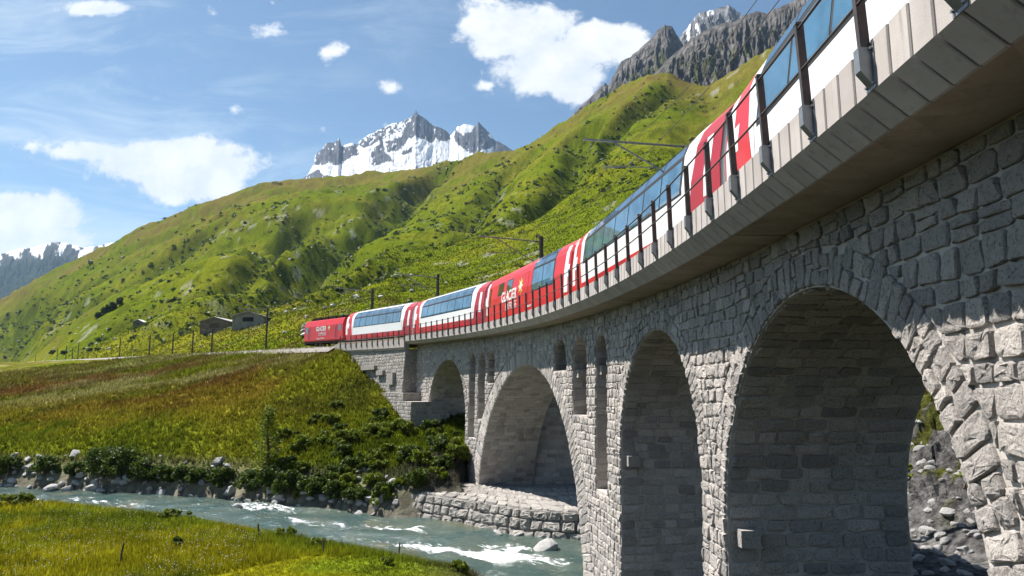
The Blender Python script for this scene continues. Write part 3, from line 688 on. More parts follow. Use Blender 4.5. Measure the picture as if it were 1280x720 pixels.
for r, (z0, z1) in enumerate(zip(rows[:-1], rows[1:])):
    zo = lambda S, zz, k: zz + .045 * (vnoise(np.array(S / .9), np.array(k * 3.7), 7) - .5) * 2
    s = S_LO + rng.uniform(0, .4)
    while s < S_HI - .1:
        wv = rng.uniform(.26, .58); s2 = min(s + wv, S_HI); sm = (s + s2) / 2
        top = SOFZ + float(zg(sm)) - .02
        if z0 < top - .08:
            j0, j1 = rng.normal(0, .015, 2)
            poly = np.array([(s + j0, float(zo(s, z0, r))), (s2 + j1, float(zo(s2, z0, r))), (s2 - j1, min(float(zo(s2, z1, r + 1)), top)), (s - j0, min(float(zo(s, z1, r + 1)), top))])
            p2 = near_ring(poly)
            if p2 is not None and poly_area(p2) > .018:
                if wv > .5 and rng.random() < .15:      # some stones are two thin ones
                    zm = (z0 + min(z1, top)) / 2; lo_ = clip_half(p2, np.array([0., -1.]), -zm); hi_ = clip_half(p2, np.array([0., 1.]), zm)
                    for q in (lo_, hi_):
                        if q is not None: ST.add(q, fmap, rng.uniform(.035, .06), .014)
                else: ST.add(p2, fmap, rng.uniform(.035, .075), .015)
        s = s2
# inner faces of the arches
def prof_map(pr):
    dl = np.r_[0, np.cumsum(np.hypot(*(pr[1:] - pr[:-1]).T))]; L = dl[-1]
    def f(l, wv, d):
        l = np.clip(l, 0, L); S = np.interp(l, dl, pr[:, 0]); zz = np.interp(l, dl, pr[:, 1])
        e = .02; dS = np.interp(np.clip(l + e, 0, L), dl, pr[:, 0]) - np.interp(np.clip(l - e, 0, L), dl, pr[:, 0]); dz = np.interp(np.clip(l + e, 0, L), dl, pr[:, 1]) - np.interp(np.clip(l - e, 0, L), dl, pr[:, 1])
        m = np.hypot(dS, dz) + 1e-9; nS, nz = dz / m, -dS / m
        S = S + nS * d; zz = zz + nz * d
        wv = np.asarray(wv); a = fmap(S, zz, 0 * d); b = bmap(S, zz, 0 * d); return a + (b - a) * (wv / 3.9)[:, None]
    return f, L
for ai, a in enumerate(ARCH + WINS):
    pr = a.profile(); f, L = prof_map(pr); l = 0.0; half = L / 2
    while l < L - .05:
        l2 = min(l + rng.uniform(.24, .34), L); wv = 0.02
        if a.r < 2 and l < half: l = l2; continue
        while wv < 3.85:
            w2 = wv + rng.uniform(.4, .85); w2 = 3.88 if w2 > 3.5 else w2
            jj = rng.normal(0, .018, 8); ST.add([(l + jj[0], wv + jj[1]), (l2 + jj[2], wv + jj[3]), (l2 + jj[4], w2 + jj[5]), (l + jj[6], w2 + jj[7])], f, rng.uniform(.02, .05) if a.r < 8 else .025, .018, 'intrados_stone' if l > half * .8 else 'intrados_hidden'); wv = w2
        l = l2
ST.build(viaduct, {'stone': 290, 'voussoir': 150, 'intrados_stone': 160}, 'stonework', M_stone)

# small consoles left in the pier sides, pale on top
for (s_, z_, wv) in ((11.28, -3.36, .42), (21.48, -2.72, .42), (28.72, .55, .30), (24.98, .62, .30)):
    m_ = MB(); p = [Wp(s_ - q * .30, WALL0 + .10 + a_ * .42, z_ + b_ * .36) for b_ in (0, 1) for q, a_ in ((0, 0), (1, 0), (1, 1), (0, 1))]
    m_.hexa(p); obj('console_stone', m_.V, m_.F, M_stone_pale, viaduct, attrs={'tint': np.zeros(8)})

# cornice: separate concrete blocks with an inclined underside, soffit slabs behind them
BW = .375
nb0, nb1 = -16, int(64.6 / BW)
prof_c = [(0, 0), (0, CAPZ - EDGEZ), (.34, CAPZ - EDGEZ), (.34, -.27), (.30, -.27)]
def frame_at(s):                        # local axes at a station: along, inward, up
    a = A0 + min(s, S_END) / AR; o = Wp(s, 0, EDGEZ + float(zg(s)))
    return Matrix(((-math.sin(a), math.cos(a), 0, o[0]), (math.cos(a), math.sin(a), 0, o[1]), (GRADE, 0, 1, o[2]), (0, 0, 0, 1)))
def block_mesh(name, prof, hw, m, ch=.016):
    n = len(prof); c = np.mean(prof, 0); V = []; F = []
    for x, f in ((-hw, 1), (-hw + ch, 0), (hw - ch, 0), (hw, 1)):
        for (o, z) in prof:
            V.append((x, o + (ch if f and o < .2 else 0), z + (ch if f and z < .3 and o < .32 else 0)))
    for r in range(3):
        for i in range(n): j = (i + 1) % n; F.append((r * n + i, r * n + j, (r + 1) * n + j, (r + 1) * n + i))
    F.append(tuple(range(n))[::-1]); F.append(tuple(3 * n + i for i in range(n)))
    return make_mesh(name, V, F, m)
def place(name, me, parent, M):
    o = bpy.data.objects.new(name, me); C.objects.link(o); o.parent = parent
    o.matrix_local = Matrix.Translation(-Vector(ORG[parent.name])) @ M; return o
bmesh_v = [block_mesh('cornice_block', prof_c, BW / 2 - .017, M_conc, .014)] * 3
for k in range(nb0, nb1): place('cornice_block', bmesh_v[int(rng.integers(0, 3))], viaduct, frame_at((k + .5) * BW))
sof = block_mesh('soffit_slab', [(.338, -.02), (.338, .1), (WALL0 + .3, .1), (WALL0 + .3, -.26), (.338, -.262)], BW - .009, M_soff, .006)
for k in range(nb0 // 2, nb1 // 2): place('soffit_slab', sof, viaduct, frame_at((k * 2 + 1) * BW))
ss = np.linspace(nb0 * BW, 84, 150); dv = []; 
for off, zz in ((.30, CAPZ - .07), (.345, CAPZ - .35), (5.6, CAPZ - .35), (5.9, CAPZ), (6.25, CAPZ), (6.25, EDGEZ), (WALL1 - .2, SOFZ + .01), (.36, SOFZ + .012)): dv.append(Wp(ss, off, zz + zg(ss)))
dv = np.stack(dv, 1); n = dv.shape[1]; ii = np.arange(len(ss) * n).reshape(len(ss), n); F = np.stack([ii[:-1], ii[1:], np.roll(ii, -1, 1)[1:], np.roll(ii, -1, 1)[:-1]], -1).reshape(-1, 4)
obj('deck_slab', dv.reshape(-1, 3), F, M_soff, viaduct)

# abutment at the far end: battered coursed walls in steps
abut = thing('abutment', tuple(Wp(74, 1.5, -4)), 'pale stepped masonry abutment wall carrying the train end of the viaduct', 'abutment')
AS = Stones()
def prism(s0, s1, off_top, batter, ztop, zbot, back, end=True):
    # front face stones and the end face towards the river
    def fm(S, z, d): return Wp(S, off_top - batter * (ztop(S) - z) - d, z)
    cv2 = []; N = 10; sg = np.linspace(s0, s1, N); mbx = MB()
    for a_, b_ in zip(sg[:-1], sg[1:]):
        P = []
        for zf in (0, 1):
            for (S, bk) in ((a_, 0), (b_, 0), (b_, 1), (a_, 1)):
                zz = zbot if zf == 0 else float(ztop(S)); o = back if bk else off_top - batter * (float(ztop(S)) - zz); P.append(tuple(Wp(S, o, zz)))
        mbx.hexa(P)
    mbx.build('wall_core', M_mortar, abut)
    z = zbot
    while z < float(ztop(s1)) - .05:
        z2 = z + rng.uniform(.27, .36); s = s0
        while s < s1 - .05:
            e = min(s + rng.uniform(.35, .8), s1); e = s1 if s1 - e < .2 else e
            t_ = float(ztop((s + e) / 2))
            if z < t_ - .08: AS.add([(s, z), (e, z), (e, min(z2, t_)), (s, min(z2, t_))], fm, rng.uniform(.03, .06), .016)
            s = e
        o = off_top - batter * (float(ztop(s0)) - z); wv = o
        while end and wv < back - .05:
            e = min(wv + rng.uniform(.35, .7), back)
            def em(q, zz, d): return Wp(s0 - d, q, zz)
            if z < float(ztop(s0)) - .08: AS.add([(wv, z), (e, z), (e, min(z2, float(ztop(s0)))), (wv, min(z2, float(ztop(s0))))], em, .04, .016)
            wv = e
        z = z2
prism(64.7, 86, .22, .07, lambda S: 2.05 + zg(S), -4.0, 4.0)
prism(63.2, 72, -.45, .05, lambda S: -.30 + 0 * np.asarray(S, float), -5.0, 3.0)
prism(60.6, 64.5, -.55, .03, lambda S: -1.05 + 0 * np.asarray(S, float), -5.0, 3.0)
for (s_, e_, z_, h_, o_) in ((66.8, 68.4, .6, 1.0, -.1), (69.8, 71.6, 1.55, .35, -.05), (72.2, 76.0, 2.15, .3, -.05), (78.4, 79.8, 2.75, .55, 0.0)):      # projecting ledge stones
    m_ = MB(); m_.hexa([tuple(Wp(S, o, z)) for z in (z_ - .12, z_ + h_) for S, o in ((s_, o_ - .22), (e_, o_ - .22), (e_, .6), (s_, .6))]); obj('ledge_stone', m_.V, m_.F, M_stone_pale, abut, attrs={'tint': np.full(8, .4)})
AS.build(abut, {'stone': 60}, 'stonework', M_stone_pale, hi=False)
ss = np.linspace(64.6, 84.2, 40); dv = np.stack([Wp(ss, o, z + zg(ss)) for o, z in ((-.02, 2.22), (-.02, 2.95), (.5, 2.95), (.5, 2.0), (.1, 2.0))], 1); n = 5
ii = np.arange(len(ss) * n).reshape(len(ss), n); F = np.stack([ii[:-1], ii[1:], np.roll(ii, -1, 1)[1:], np.roll(ii, -1, 1)[:-1]], -1).reshape(-1, 4).tolist() + [tuple(range(n)), tuple((len(ss) - 1) * n + k for k in range(n))]
obj('coping', dv.reshape(-1, 3), F, M_conc, abut)

# wall under the bridge on the far side of the big arch
def plain_wall(name, A, B, z0, z1, thick, label, cat, m=M_stone, lim=0, hrow=(.28, .38)):
    A = np.array(A, float); B = np.array(B, float); L = np.linalg.norm(B - A); t = (B - A) / L; nrm = np.array([t[1], -t[0]])
    root = thing(name, (A[0], A[1], z0), label, cat); mbx = MB(); q = [A, B, B - nrm * thick, A - nrm * thick]
    mbx.hexa([(p[0], p[1], z0) for p in q] + [(p[0], p[1], z1) for p in q]); mbx.build('wall_core', M_mortar, root)
    S = Stones(); f = lambda u, v, d: np.stack([A[0] + t[0] * u + nrm[0] * d, A[1] + t[1] * u + nrm[1] * d, v], -1)
    z = z0
    while z < z1 - .05:
        z2 = min(z + rng.uniform(*hrow), z1); u = 0
        while u < L - .05:
            e = min(u + rng.uniform(.4, .85), L); S.add([(u, z), (e, z), (e, z2), (u, z2)], f, .04, .016); u = e
        z = z2
    S.build(root, {'stone': lim}, 'stonework', m, hi=False); return root
pA = Wp(48.6, 5.0, 0); plain_wall('retaining_wall', pA[:2], (pA[0] + 14, pA[1] - 1.5), -8.6, -.1, 1.5, 'dark masonry retaining wall behind the big arch, in the shade', 'wall', lim=60)

# river embankment of large blocks at the foot of the big arch
emb_pts = [tuple(onz(u, v, WZ)[:2]) for u, v in ((492, 640), (512, 645), (545, 650), (580, 656), (620, 664), (655, 670), (690, 673), (730, 675))] + [(6.2, 45.5), (12, 50.5)]
emb = thing('river_embankment', (emb_pts[3][0], emb_pts[3][1], WZ), 'pale wall of large river blocks at the foot of the big arch', 'embankment')
ep = np.array(emb_pts); el = np.r_[0, np.cumsum(np.hypot(*(ep[1:] - ep[:-1]).T))]
def emap(l, v, d):
    x = np.interp(l, el, ep[:, 0]); y = np.interp(l, el, ep[:, 1]); e = .4
    tx = np.interp(l + e, el, ep[:, 0]) - np.interp(l - e, el, ep[:, 0]); ty = np.interp(l + e, el, ep[:, 1]) - np.interp(l - e, el, ep[:, 1]); m = np.hypot(tx, ty) + 1e-9
    nx, ny = ty / m, -tx / m; back = .42 * v
    return np.stack([x - nx * back + nx * d * .85, y - ny * back + ny * d * .85, WZ - .35 + v + d * .4], -1)
ES = Stones(); v = 0
for hgt in (.62, .58, .50):
    l = 0.0; hmax = .1
    while l < el[-1] - .1:
        e = min(l + rng.uniform(.6, 1.25), el[-1]); j = rng.normal(0, .05, 4)
        ES.add([(l + j[0], v), (e + j[1], v), (e - j[1] + j[2], v + hgt), (l + j[3], v + hgt + rng.normal(0, .06))], emap, .2, .035, 'block'); l = e
    v += hgt
ll = np.linspace(0, el[-1], 60); rows_ = [emap(ll, np.full(60, vv), np.zeros(60)) for vv in (-.3, 0, .8, 1.70)]
inn = [rows_[-1] + (np.array([0, 0, .10])), ]
c_in = np.stack([np.interp(ll, [0, el[-1] * .5, el[-1]], [-3.6, 1.0, 13.0]), np.interp(ll, [0, el[-1] * .5, el[-1]], [54.5, 53.0, 56.0]), np.full(60, WZ + 1.75)], -1); rows_.append((rows_[-1] + c_in) / 2 + [0, 0, .12]); rows_.append(c_in)
g_ = np.stack(rows_, 1); n = g_.shape[1]; ii = np.arange(60 * n).reshape(60, n); F = np.stack([ii[:-1, :-1], ii[1:, :-1], ii[1:, 1:], ii[:-1, 1:]], -1).reshape(-1, 4)
obj('mortar_bed', g_.reshape(-1, 3), F, M_ballast, emb)
tl = lambda l, v, d: (lambda a, b: a + (b - a) * (v / 6.0)[:, None] + np.array([0, 0, 1.0]) * d[:, None])(emap(l, np.full_like(l, 1.70), 0 * l), np.stack([np.interp(l, ll, c_in[:, 0]), np.interp(l, ll, c_in[:, 1]), np.interp(l, ll, c_in[:, 2])], -1))
for v0 in np.arange(.05, 4.4, .95):
    l = 0.0
    while l < el[-1] - .2:
        e = min(l + rng.uniform(.7, 1.5), el[-1]); ES.add([(l, v0), (e, v0), (e + rng.normal(0, .1), v0 + .93), (l + rng.normal(0, .1), v0 + .93)], tl, .12, .04, 'block'); l = e
ES.build(emb, {'block': 170}, 'blocks', M_stone_pale)

# ------------------------------------------------------------------ track
def sweep(name, prof, ss, m, parent=None, closed=False, **kw):
    dv = np.stack([Wp(ss, o, z + zg(ss)) for o, z in prof], 1); n = len(prof); ii = np.arange(len(ss) * n).reshape(len(ss), n)
    if closed: F = np.stack([ii[:-1], ii[1:], np.roll(ii, -1, 1)[1:], np.roll(ii, -1, 1)[:-1]], -1).reshape(-1, 4)
    else: F = np.stack([ii[:-1, :-1], ii[1:, :-1], ii[1:, 1:], ii[:-1, 1:]], -1).reshape(-1, 4)
    return obj(name, dv.reshape(-1, 3), F, m, parent, **kw)
ts = np.r_[np.linspace(-6, 84, 90), np.linspace(88, 520, 70)]
tb = sweep('track_bed', [(-.9, 2.1), (-.2, 2.55), (1.3, 2.86), (4.0, 2.86), (5.4, 2.55), (6.2, 2.0)], ts[ts > 83], M_ballast, kind='structure'); props(tb, 'grey ballast bed of the railway line along the slope', 'track bed')
tb2 = sweep('track_bed', [(.40, 2.905), (1.4, 2.93), (3.9, 2.93), (5.5, 2.905)], ts[ts <= 84], M_ballast, kind='structure'); props(tb2, 'ballast bed of the railway line on the viaduct', 'track bed')
for o_ in (TRK - .535, TRK + .535):
    r_ = sweep('rail', [(o_ - .035, RAILZ - .14), (o_ - .035, RAILZ - .002), (o_ + .035, RAILZ - .002), (o_ + .035, RAILZ - .14)], ts, M_rail, tb, closed=True)

# ------------------------------------------------------------------ railing
rl = thing('railing', tuple(Wp(30, .1, EDGEZ + float(zg(30)))), 'dark steel post railing bolted to the cornice of the viaduct', 'railing')
PS = 1.5
post = MB(); hp_ = 1.36; ln = -.045
post.hexa([(-.035, -.085, .10), (.035, -.085, .10), (.035, .005, .10), (-.035, .005, .10), (-.035, -.085 + ln, hp_), (.035, -.085 + ln, hp_), (.035, .005 + ln, hp_), (-.035, .005 + ln, hp_)])
post_me = make_mesh('post', post.V, post.F, M_steel)
cap = MB(); cap.hexa([(-.042, -.09 + ln, hp_), (.042, -.09 + ln, hp_), (.042, .01 + ln, hp_), (-.042, .01 + ln, hp_), (-.03, -.08 + ln, hp_ + .03), (.03, -.08 + ln, hp_ + .03), (.03, 0 + ln, hp_ + .03), (-.03, 0 + ln, hp_ + .03)])
brk = MB(); brk.hexa([(-.055, -.125, .13), (.055, -.125, .13), (.055, -.012, -.02), (-.055, -.012, -.02), (-.055, -.13, .36), (.055, -.13, .36), (.055, -.012, .36), (-.055, -.012, .36)])
brk.box(-.10, .10, -.012, -.002, -.05, .40)
for bx_ in (-.078, .078):
    for bz_ in (.0, .34): brk.tube([(bx_, -.012, bz_), (bx_, -.035, bz_)], .014, 6)
brk_me = make_mesh('bracket', brk.V, brk.F, M_galv)
cap_me = make_mesh('cap', cap.V, cap.F, M_steel)
for k in range(-2, 56):
    Mx = frame_at(k * PS); Mx = Mx @ Matrix.Translation((0, 0, .05)) if k * PS < 64.6 else Mx @ Matrix.Translation((0, 0, -.28))
    p_ = place('post', post_me, rl, Mx)
    for nm, me_ in (('bracket', brk_me), ('cap', cap_me)):
        o = bpy.data.objects.new(nm, me_); C.objects.link(o); o.parent = p_
for hz in (1.30, .80):
    pts = [tuple(Wp(s, -.075 - .045 * hz / 1.36, EDGEZ + .05 + hz + float(zg(s)) - (.33 if s > 64.6 else 0))) for s in np.linspace(-3, 82.5, 230)]
    m_ = MB(); m_.tube(pts, .017, 6); m_.build('rail_bar', M_steel, rl, smooth=True)

# ------------------------------------------------------------------ train
HW = [(.50, 1.26), (.62, 1.31), (1.05, 1.325), (2.05, 1.325), (2.98, 1.20), (3.32, 1.05), (3.62, .78), (3.80, .42), (3.86, 0.0)]
def hw(z): return float(np.interp(z, [a for a, b in HW], [b for a, b in HW]))
def section(n_extra=()):
    zs = sorted(set([a for a, b in HW]) | set(n_extra)); L = [(-hw(z), z) for z in zs]; return L + [(hw(z), z) for z in zs[::-1][1:]]
def car_frame(s0, s1, off=TRK):
    a = Wp(s0, off, RAILZ + float(zg(s0))); b = Wp(s1, off, RAILZ + float(zg(s1))); c = (a + b) / 2; d = Vector(b - a); L = d.length; x = d.normalized()
    y = Vector((0, 0, 1)).cross(x).normalized(); z = x.cross(y)    # x forward, y to the camera side
    q = Matrix((x, y, z)).transposed().to_quaternion(); return tuple(c), q, L
def patch(parent, name, z0, z1, xl, xr, m, side=1, lift=.006, nz=8, nx=1, label=None):
    zs = np.array(sorted(set(np.linspace(z0, z1, nz).tolist()) | {a for a, b in HW + [(3.0, 0), (3.15, 0), (3.5, 0), (3.72, 0), (3.84, 0)] if z0 + .01 < a < z1 - .01})); nz = len(zs); V = []; F = []
    for z in zs:
        f = (z - z0) / (z1 - z0); a, b = (xl(f) if callable(xl) else xl), (xr(f) if callable(xr) else xr)
        for i in range(nx + 1): V.append((a + (b - a) * i / nx, side * (hw(z) + lift), z + lift * (.5 if z > 3 else 0)))
    n = nx + 1
    for r in range(nz - 1):
        for i in range(nx): F.append((r * n + i, r * n + i + 1, (r + 1) * n + i + 1, (r + 1) * n + i) if side < 0 else (r * n + i + 1, r * n + i, (r + 1) * n + i, (r + 1) * n + i + 1))
    # a thin skin with real thickness
    k = len(V); V += [(x, y - side * .02, z) for x, y, z in V]; bd = list(range(n)) + [r * n + n - 1 for r in range(1, nz)] + [(nz - 1) * n + i for i in range(n - 2, -1, -1)] + [r * n for r in range(nz - 2, 0, -1)]
    F += [(bd[i], bd[(i + 1) % len(bd)], bd[(i + 1) % len(bd)] + k, bd[i] + k) for i in range(len(bd))]
    return obj(name, V, F, m, parent, local=True, label=label)
def shell(parent, L, m, name='body', inset=.0, nose=None):
    sec = section((3.0, 3.15, 3.5, 3.72, 3.84)); n = len(sec); V = []; F = []
    xs = [(-L / 2, .94), (-L / 2 + .10, 1.0), (L / 2 - .10, 1.0), (L / 2, .94)]
    for x, f in xs:
        for (y, z) in sec: V.append((x, y * f, .50 + (z - .50) * (1 if f == 1 else .985)))
    for r in range(3):
        for i in range(n): j = (i + 1) % n; F.append((r * n + j, r * n + i, (r + 1) * n + i, (r + 1) * n + j))
    F.append(tuple(range(n))); F.append(tuple(3 * n + i for i in range(n))[::-1])
    return obj(name, V, F, m, parent, local=True)
def bogie(parent, x, hide=False):
    m_ = MB(); m_.box(x - 1.35, x + 1.35, .86, .98, .42, .62); m_.box(x - 1.35, x + 1.35, -.98, -.86, .42, .62); m_.box(x - .25, x + .25, -.9, .9, .36, .58)
    for q in (-.75, .75): m_.box(x + q - .12, x + q + .12, .95, 1.06, .26, .50)
    b = m_.build('bogie', M_under, parent, local=True)
    for q in (-.75, .75):
        for sy in (-1, 1):
            w_ = MB(); w_.tube([(x + q, sy * .50, .34), (x + q, sy * .63, .34)], .34, 18); w_.tube([(x + q, sy * .60, .34), (x + q, sy * .66, .34)], .30, 18); w_.build('wheel', M_rail, b, local=True)
def under(parent, L):
    m_ = MB(); m_.box(-L / 2 + .2, L / 2 - .2, -1.05, 1.05, .62, .80); b = m_.build('underframe', M_under, parent, local=True)
    for x in (-2.6, .2, 2.4):
        k = MB(); k.box(x - .8, x + .8, .72, 1.10, .30, .66); k.build('equipment_box', M_under, b, local=True)
def gangway(parent, L):
    for sx in (-1, 1):
        m_ = MB()
        for k in range(5): x = sx * (L / 2 + .02 + k * .06); e = .04 if k % 2 else 0; m_.box(min(x, x + sx * .058), max(x, x + sx * .058), -.62 + e, .62 - e, .75, 3.0 - e)
        m_.build('gangway_bellows', M_black, parent, local=True)
def ends(parent, L, base):
    for side in (1, -1):
        for sx in (-1, 1):
            def X(v): return sx * v
            h = L / 2 - .012
            # slanted red end panel with a white cross arm reaching over it
            if base == 'white':
                patch(parent, 'red_end_panel', .52, 3.83, lambda f: X(h - 2.25 + .75 * f), lambda f: X(h), M_red if sx > 0 else M_dred, side, .006, 12)
                if sx > 0:
                    patch(parent, 'cross_upright', 1.15, 3.25, lambda f: X(h - .70), lambda f: X(h - .12), M_white, side, .012, 8)
                    patch(parent, 'cross_arm', 1.85, 2.45, lambda f: X(h - 1.12), lambda f: X(h - .702), M_white, side, .012, 4)
                else: patch(parent, 'cross_upright', 1.45, 2.95, lambda f: X(h - 1.05 + .10 * f), lambda f: X(h - .62 + .06 * f), M_white, side, .012, 8)
            else:
                patch(parent, 'white_end_panel', 1.0, 3.35, lambda f: X(h - .95 + .18 * f), lambda f: X(h - .42 + .10 * f), M_white, side, .008, 8)
                patch(parent, 'cross_arm', 1.75, 2.35, lambda f: X(h - .70), lambda f: X(h - .10), M_white, side, .011, 4)
            # entrance door near the end
            d = patch(parent, 'door_seam', .72, 2.95, lambda f: X(h - 2.12), lambda f: X(h - 2.15), M_black, side, .004, 5) if False else None
def windows(parent, x0, x1, n, zl=1.96, zm=2.97, zt=3.60, side=1, roof=True, gap=.11):
    fr = patch(parent, 'window_band', zl - .06, zt + .05 if roof else zm + .06, x0 - .08, x1 + .08, M_black, side, .005, 14)
    wd = (x1 - x0) / n
    for k in range(n):
        a, b = x0 + k * wd + gap / 2, x0 + (k + 1) * wd - gap / 2
        patch(fr, 'window_pane', zl, zm - .07, a, b, M_glass, side, .012, 5)
        if roof: patch(fr, 'roof_pane', zm + .05, zt, a, b, M_glassb, side, .012, 8)
def lettering(parent, txt, x, z, size, m, bold=0.0, side=1, shear=.12, sx=1.0):
    cu = bpy.data.curves.new('lettering', 'FONT'); cu.body = txt; cu.size = size; cu.offset = bold; cu.shear = shear; cu.extrude = .006; cu.align_x = 'CENTER'; cu.space_character = 1.02
    t = bpy.data.objects.new('lettering', cu); C.objects.link(t); dg = bpy.context.evaluated_depsgraph_get(); me = bpy.data.meshes.new_from_object(t.evaluated_get(dg)); bpy.data.objects.remove(t)
    n = len(me.vertices); co = np.zeros(n * 3, np.float32); me.vertices.foreach_get('co', co); co = co.reshape(-1, 3)
    out = np.stack([x - side * co[:, 0] * sx, [side * (hw(z + q) + .012 + e) for q, e in zip(co[:, 1], co[:, 2])], z + co[:, 1]], -1)
    me.vertices.foreach_set('co', out.astype(np.float32).ravel()); me.materials.clear(); me.materials.append(m); me.update()
    o = bpy.data.objects.new('lettering', me); C.objects.link(o); o.parent = parent; return o
def emblem(parent, x, z, r, side=1):
    V = [(x, 0, z)]; k = 16
    for i in range(k): a = 2 * math.pi * i / k; q = r if i % 2 == 0 else r * .42; V.append((x + q * math.cos(a), 0, z + q * math.sin(a)))
    F = [(0, 1 + i, 1 + (i + 1) % k) for i in range(k)]
    P = [(a, side * (hw(c) + .012), c) for a, b, c in V]; e = obj('sunburst_emblem', P, F, M_gold, parent, local=True)
    P = [(x + .34 * r * math.cos(2 * math.pi * i / 12), 0, z + .34 * r * math.sin(2 * math.pi * i / 12)) for i in range(12)]
    obj('emblem_centre', [(a, side * (hw(c) + .018), c) for a, b, c in P], [tuple(range(12))], M_letter, e, local=True)
JN = [84.7, 66.4, 48.0, 29.6, 11.3, -7.0]
desc = ['white panorama coach with red ends coupled behind the locomotive', 'white panorama coach between the first white coach and the red dining coach', None, 'white panorama coach coupled behind the red dining coach, with reflecting windows', 'white panorama coach with a long blue window band at the tail above the near arch']
for ci in range(5):
    s1, s0 = JN[ci] - .30, JN[ci + 1] + .30; c, q, L = car_frame(s0, s1)
    if ci != 2:
        r_ = thing('panorama_coach', c, desc[ci], 'railway coach', 'coaches of the red and white train', q)
        shell(r_, L, M_white); ends(r_, L, 'white')
        for side in (1, -1):
            patch(r_, 'red_skirt', .505, 1.06, -L / 2 + .11, L / 2 - .11, M_red, side, .005, 5)
            windows(r_, -L / 2 + 2.75, L / 2 - 2.55, 7 if ci != 1 else 7, side=side)
        for side in (1, -1):
            for xs_ in (-L / 2 + 2.35, L / 2 - 2.30): patch(r_, 'body_seam', 1.065, 3.55, xs_, xs_ + .022, M_black, side, .003, 8)
            for xs_ in np.linspace(-L / 2 + 3.0, L / 2 - 3.0, 5): patch(r_, 'service_flap', .62, 1.02, xs_ - .45, xs_ + .45, M_dred, side, .010, 4)
        m_ = MB(); m_.box(-L / 2 + 1.0, L / 2 - 1.0, -.30, .30, 3.84, 3.90); m_.build('roof_panel', M_grey, r_, local=True)
    else:
        r_ = thing('dining_coach', c, 'all red dining coach with white lettering and one large picture window', 'railway coach', 'coaches of the red and white train', q)
        shell(r_, L, M_red); ends(r_, L, 'red')
        for side in (1, -1):
            # towards the near end a large panorama window, towards the far end two small dark windows
            windows(r_, -L / 2 + 2.6, -L / 2 + 6.5, 2, 1.70, 2.97, 3.60, side)
            for xx in (L / 2 - 4.3, L / 2 - 6.6):
                fr = patch(r_, 'window_frame', 2.12, 2.98, xx - .72, xx + .72, M_black, side, .005, 5); patch(fr, 'window_pane', 2.17, 2.93, xx - .67, xx + .67, M_glassd, side, .011, 5)
            d_ = patch(r_, 'door', .75, 2.95, -L / 2 + 7.3, -L / 2 + 8.1, M_dred, side, .004, 6); patch(d_, 'door_panel', .80, 2.90, -L / 2 + 7.35, -L / 2 + 8.05, M_red, side, .010, 6)
            fr = patch(r_, 'window_frame', 1.6, 2.9, L / 2 - 1.62, L / 2 - 1.22, M_black, side, .005, 5); patch(fr, 'window_pane', 1.65, 2.85, L / 2 - 1.58, L / 2 - 1.26, M_glassd, side, .010, 5)
        lettering(r_, 'GLACIER', 2.55, 1.62, .92, M_letter, .022); lettering(r_, 'EXPRESS', 2.05, .98, .72, M_letter, -.008, sx=1.0); emblem(r_, -.20, 2.25, .62)
        lettering(r_, 'Restaurant', -1.9, .80, .26, M_letter, .0)
    bogie(r_, -L / 2 + 2.9); bogie(r_, L / 2 - 2.9); under(r_, L); gangway(r_, L)

# locomotive
c, q, L = car_frame(85.0, 97.6)
lo = thing('locomotive', c, 'red electric locomotive with raised pantograph leading the train', 'locomotive', None, q)
sec = [(-1.28, .62), (-1.325, .75), (-1.325, 2.55), (-1.10, 3.25), (-.95, 3.32), (.95, 3.32), (1.10, 3.25), (1.325, 2.55), (1.325, .75), (1.28, .62)]; V = []; F = []; n = len(sec)
for x, sl_ in ((-L / 2, .0), (-L / 2 + .30, 1.), (L / 2 - .30, 1.), (L / 2, .0)):
    for y, z in sec: V.append((x + (0 if sl_ else (-1 if x > 0 else 1) * .55 * max(0, (z - 1.5)) / 1.8), y * (1 if sl_ else .93), z))
for r in range(3):
    for i in range(n): j = (i + 1) % n; F.append((r * n + j, r * n + i, (r + 1) * n + i, (r + 1) * n + j))
F += [tuple(range(n)), tuple(3 * n + i for i in range(n))[::-1]]; obj('body', V, F, M_red, lo, local=True)
def flat(parent, name, x0, x1, z0, z1, m, y=1.331, d=.02):
    for sd in (1, -1): mm = MB(); mm.box(x0, x1, min(sd * (y - d), sd * y), max(sd * (y - d), sd * y), z0, z1); o_ = mm.build(name, m, parent, local=True)
    return o_
flat(lo, 'cab_window', L / 2 - 1.55, L / 2 - .75, 1.75, 2.50, M_glassd); flat(lo, 'cab_window', -L / 2 + .75, -L / 2 + 1.55, 1.75, 2.50, M_glassd)
flat(lo, 'cab_door', L / 2 - 2.35, L / 2 - 1.75, .85, 2.5, M_dred, 1.329); flat(lo, 'cab_door', -L / 2 + 1.75, -L / 2 + 2.35, .85, 2.5, M_dred, 1.329)
for x_ in (L / 2 - 1.7, -L / 2 + 2.45): flat(lo, 'handrail', x_ - .025, x_ + .025, 1.0, 2.3, M_galv, 1.36)
HWS = HW; HW = [(.5, 1.3), (.7, 1.325), (2.55, 1.325), (3.3, 1.1)]
lettering(lo, 'GLACIER', .55, 1.92, .78, M_letter, .02); lettering(lo, 'EXPRESS', .1, 1.30, .62, M_letter, -.006); emblem(lo, -2.0, 2.22, .42); lettering(lo, 'Zermatt - St. Moritz', .6, .86, .30, M_letter); HW = HWS
m_ = MB(); m_.box(-L / 2 + .15, L / 2 - .15, -1.2, 1.2, .40, .64); m_.build('underframe', M_under, lo, local=True)
for sx in (-1, 1): m_ = MB(); m_.box(sx * L / 2 - .2, sx * L / 2 + .2, -1.1, 1.1, .18, .55); m_.build('snow_plough', M_under, lo, local=True)
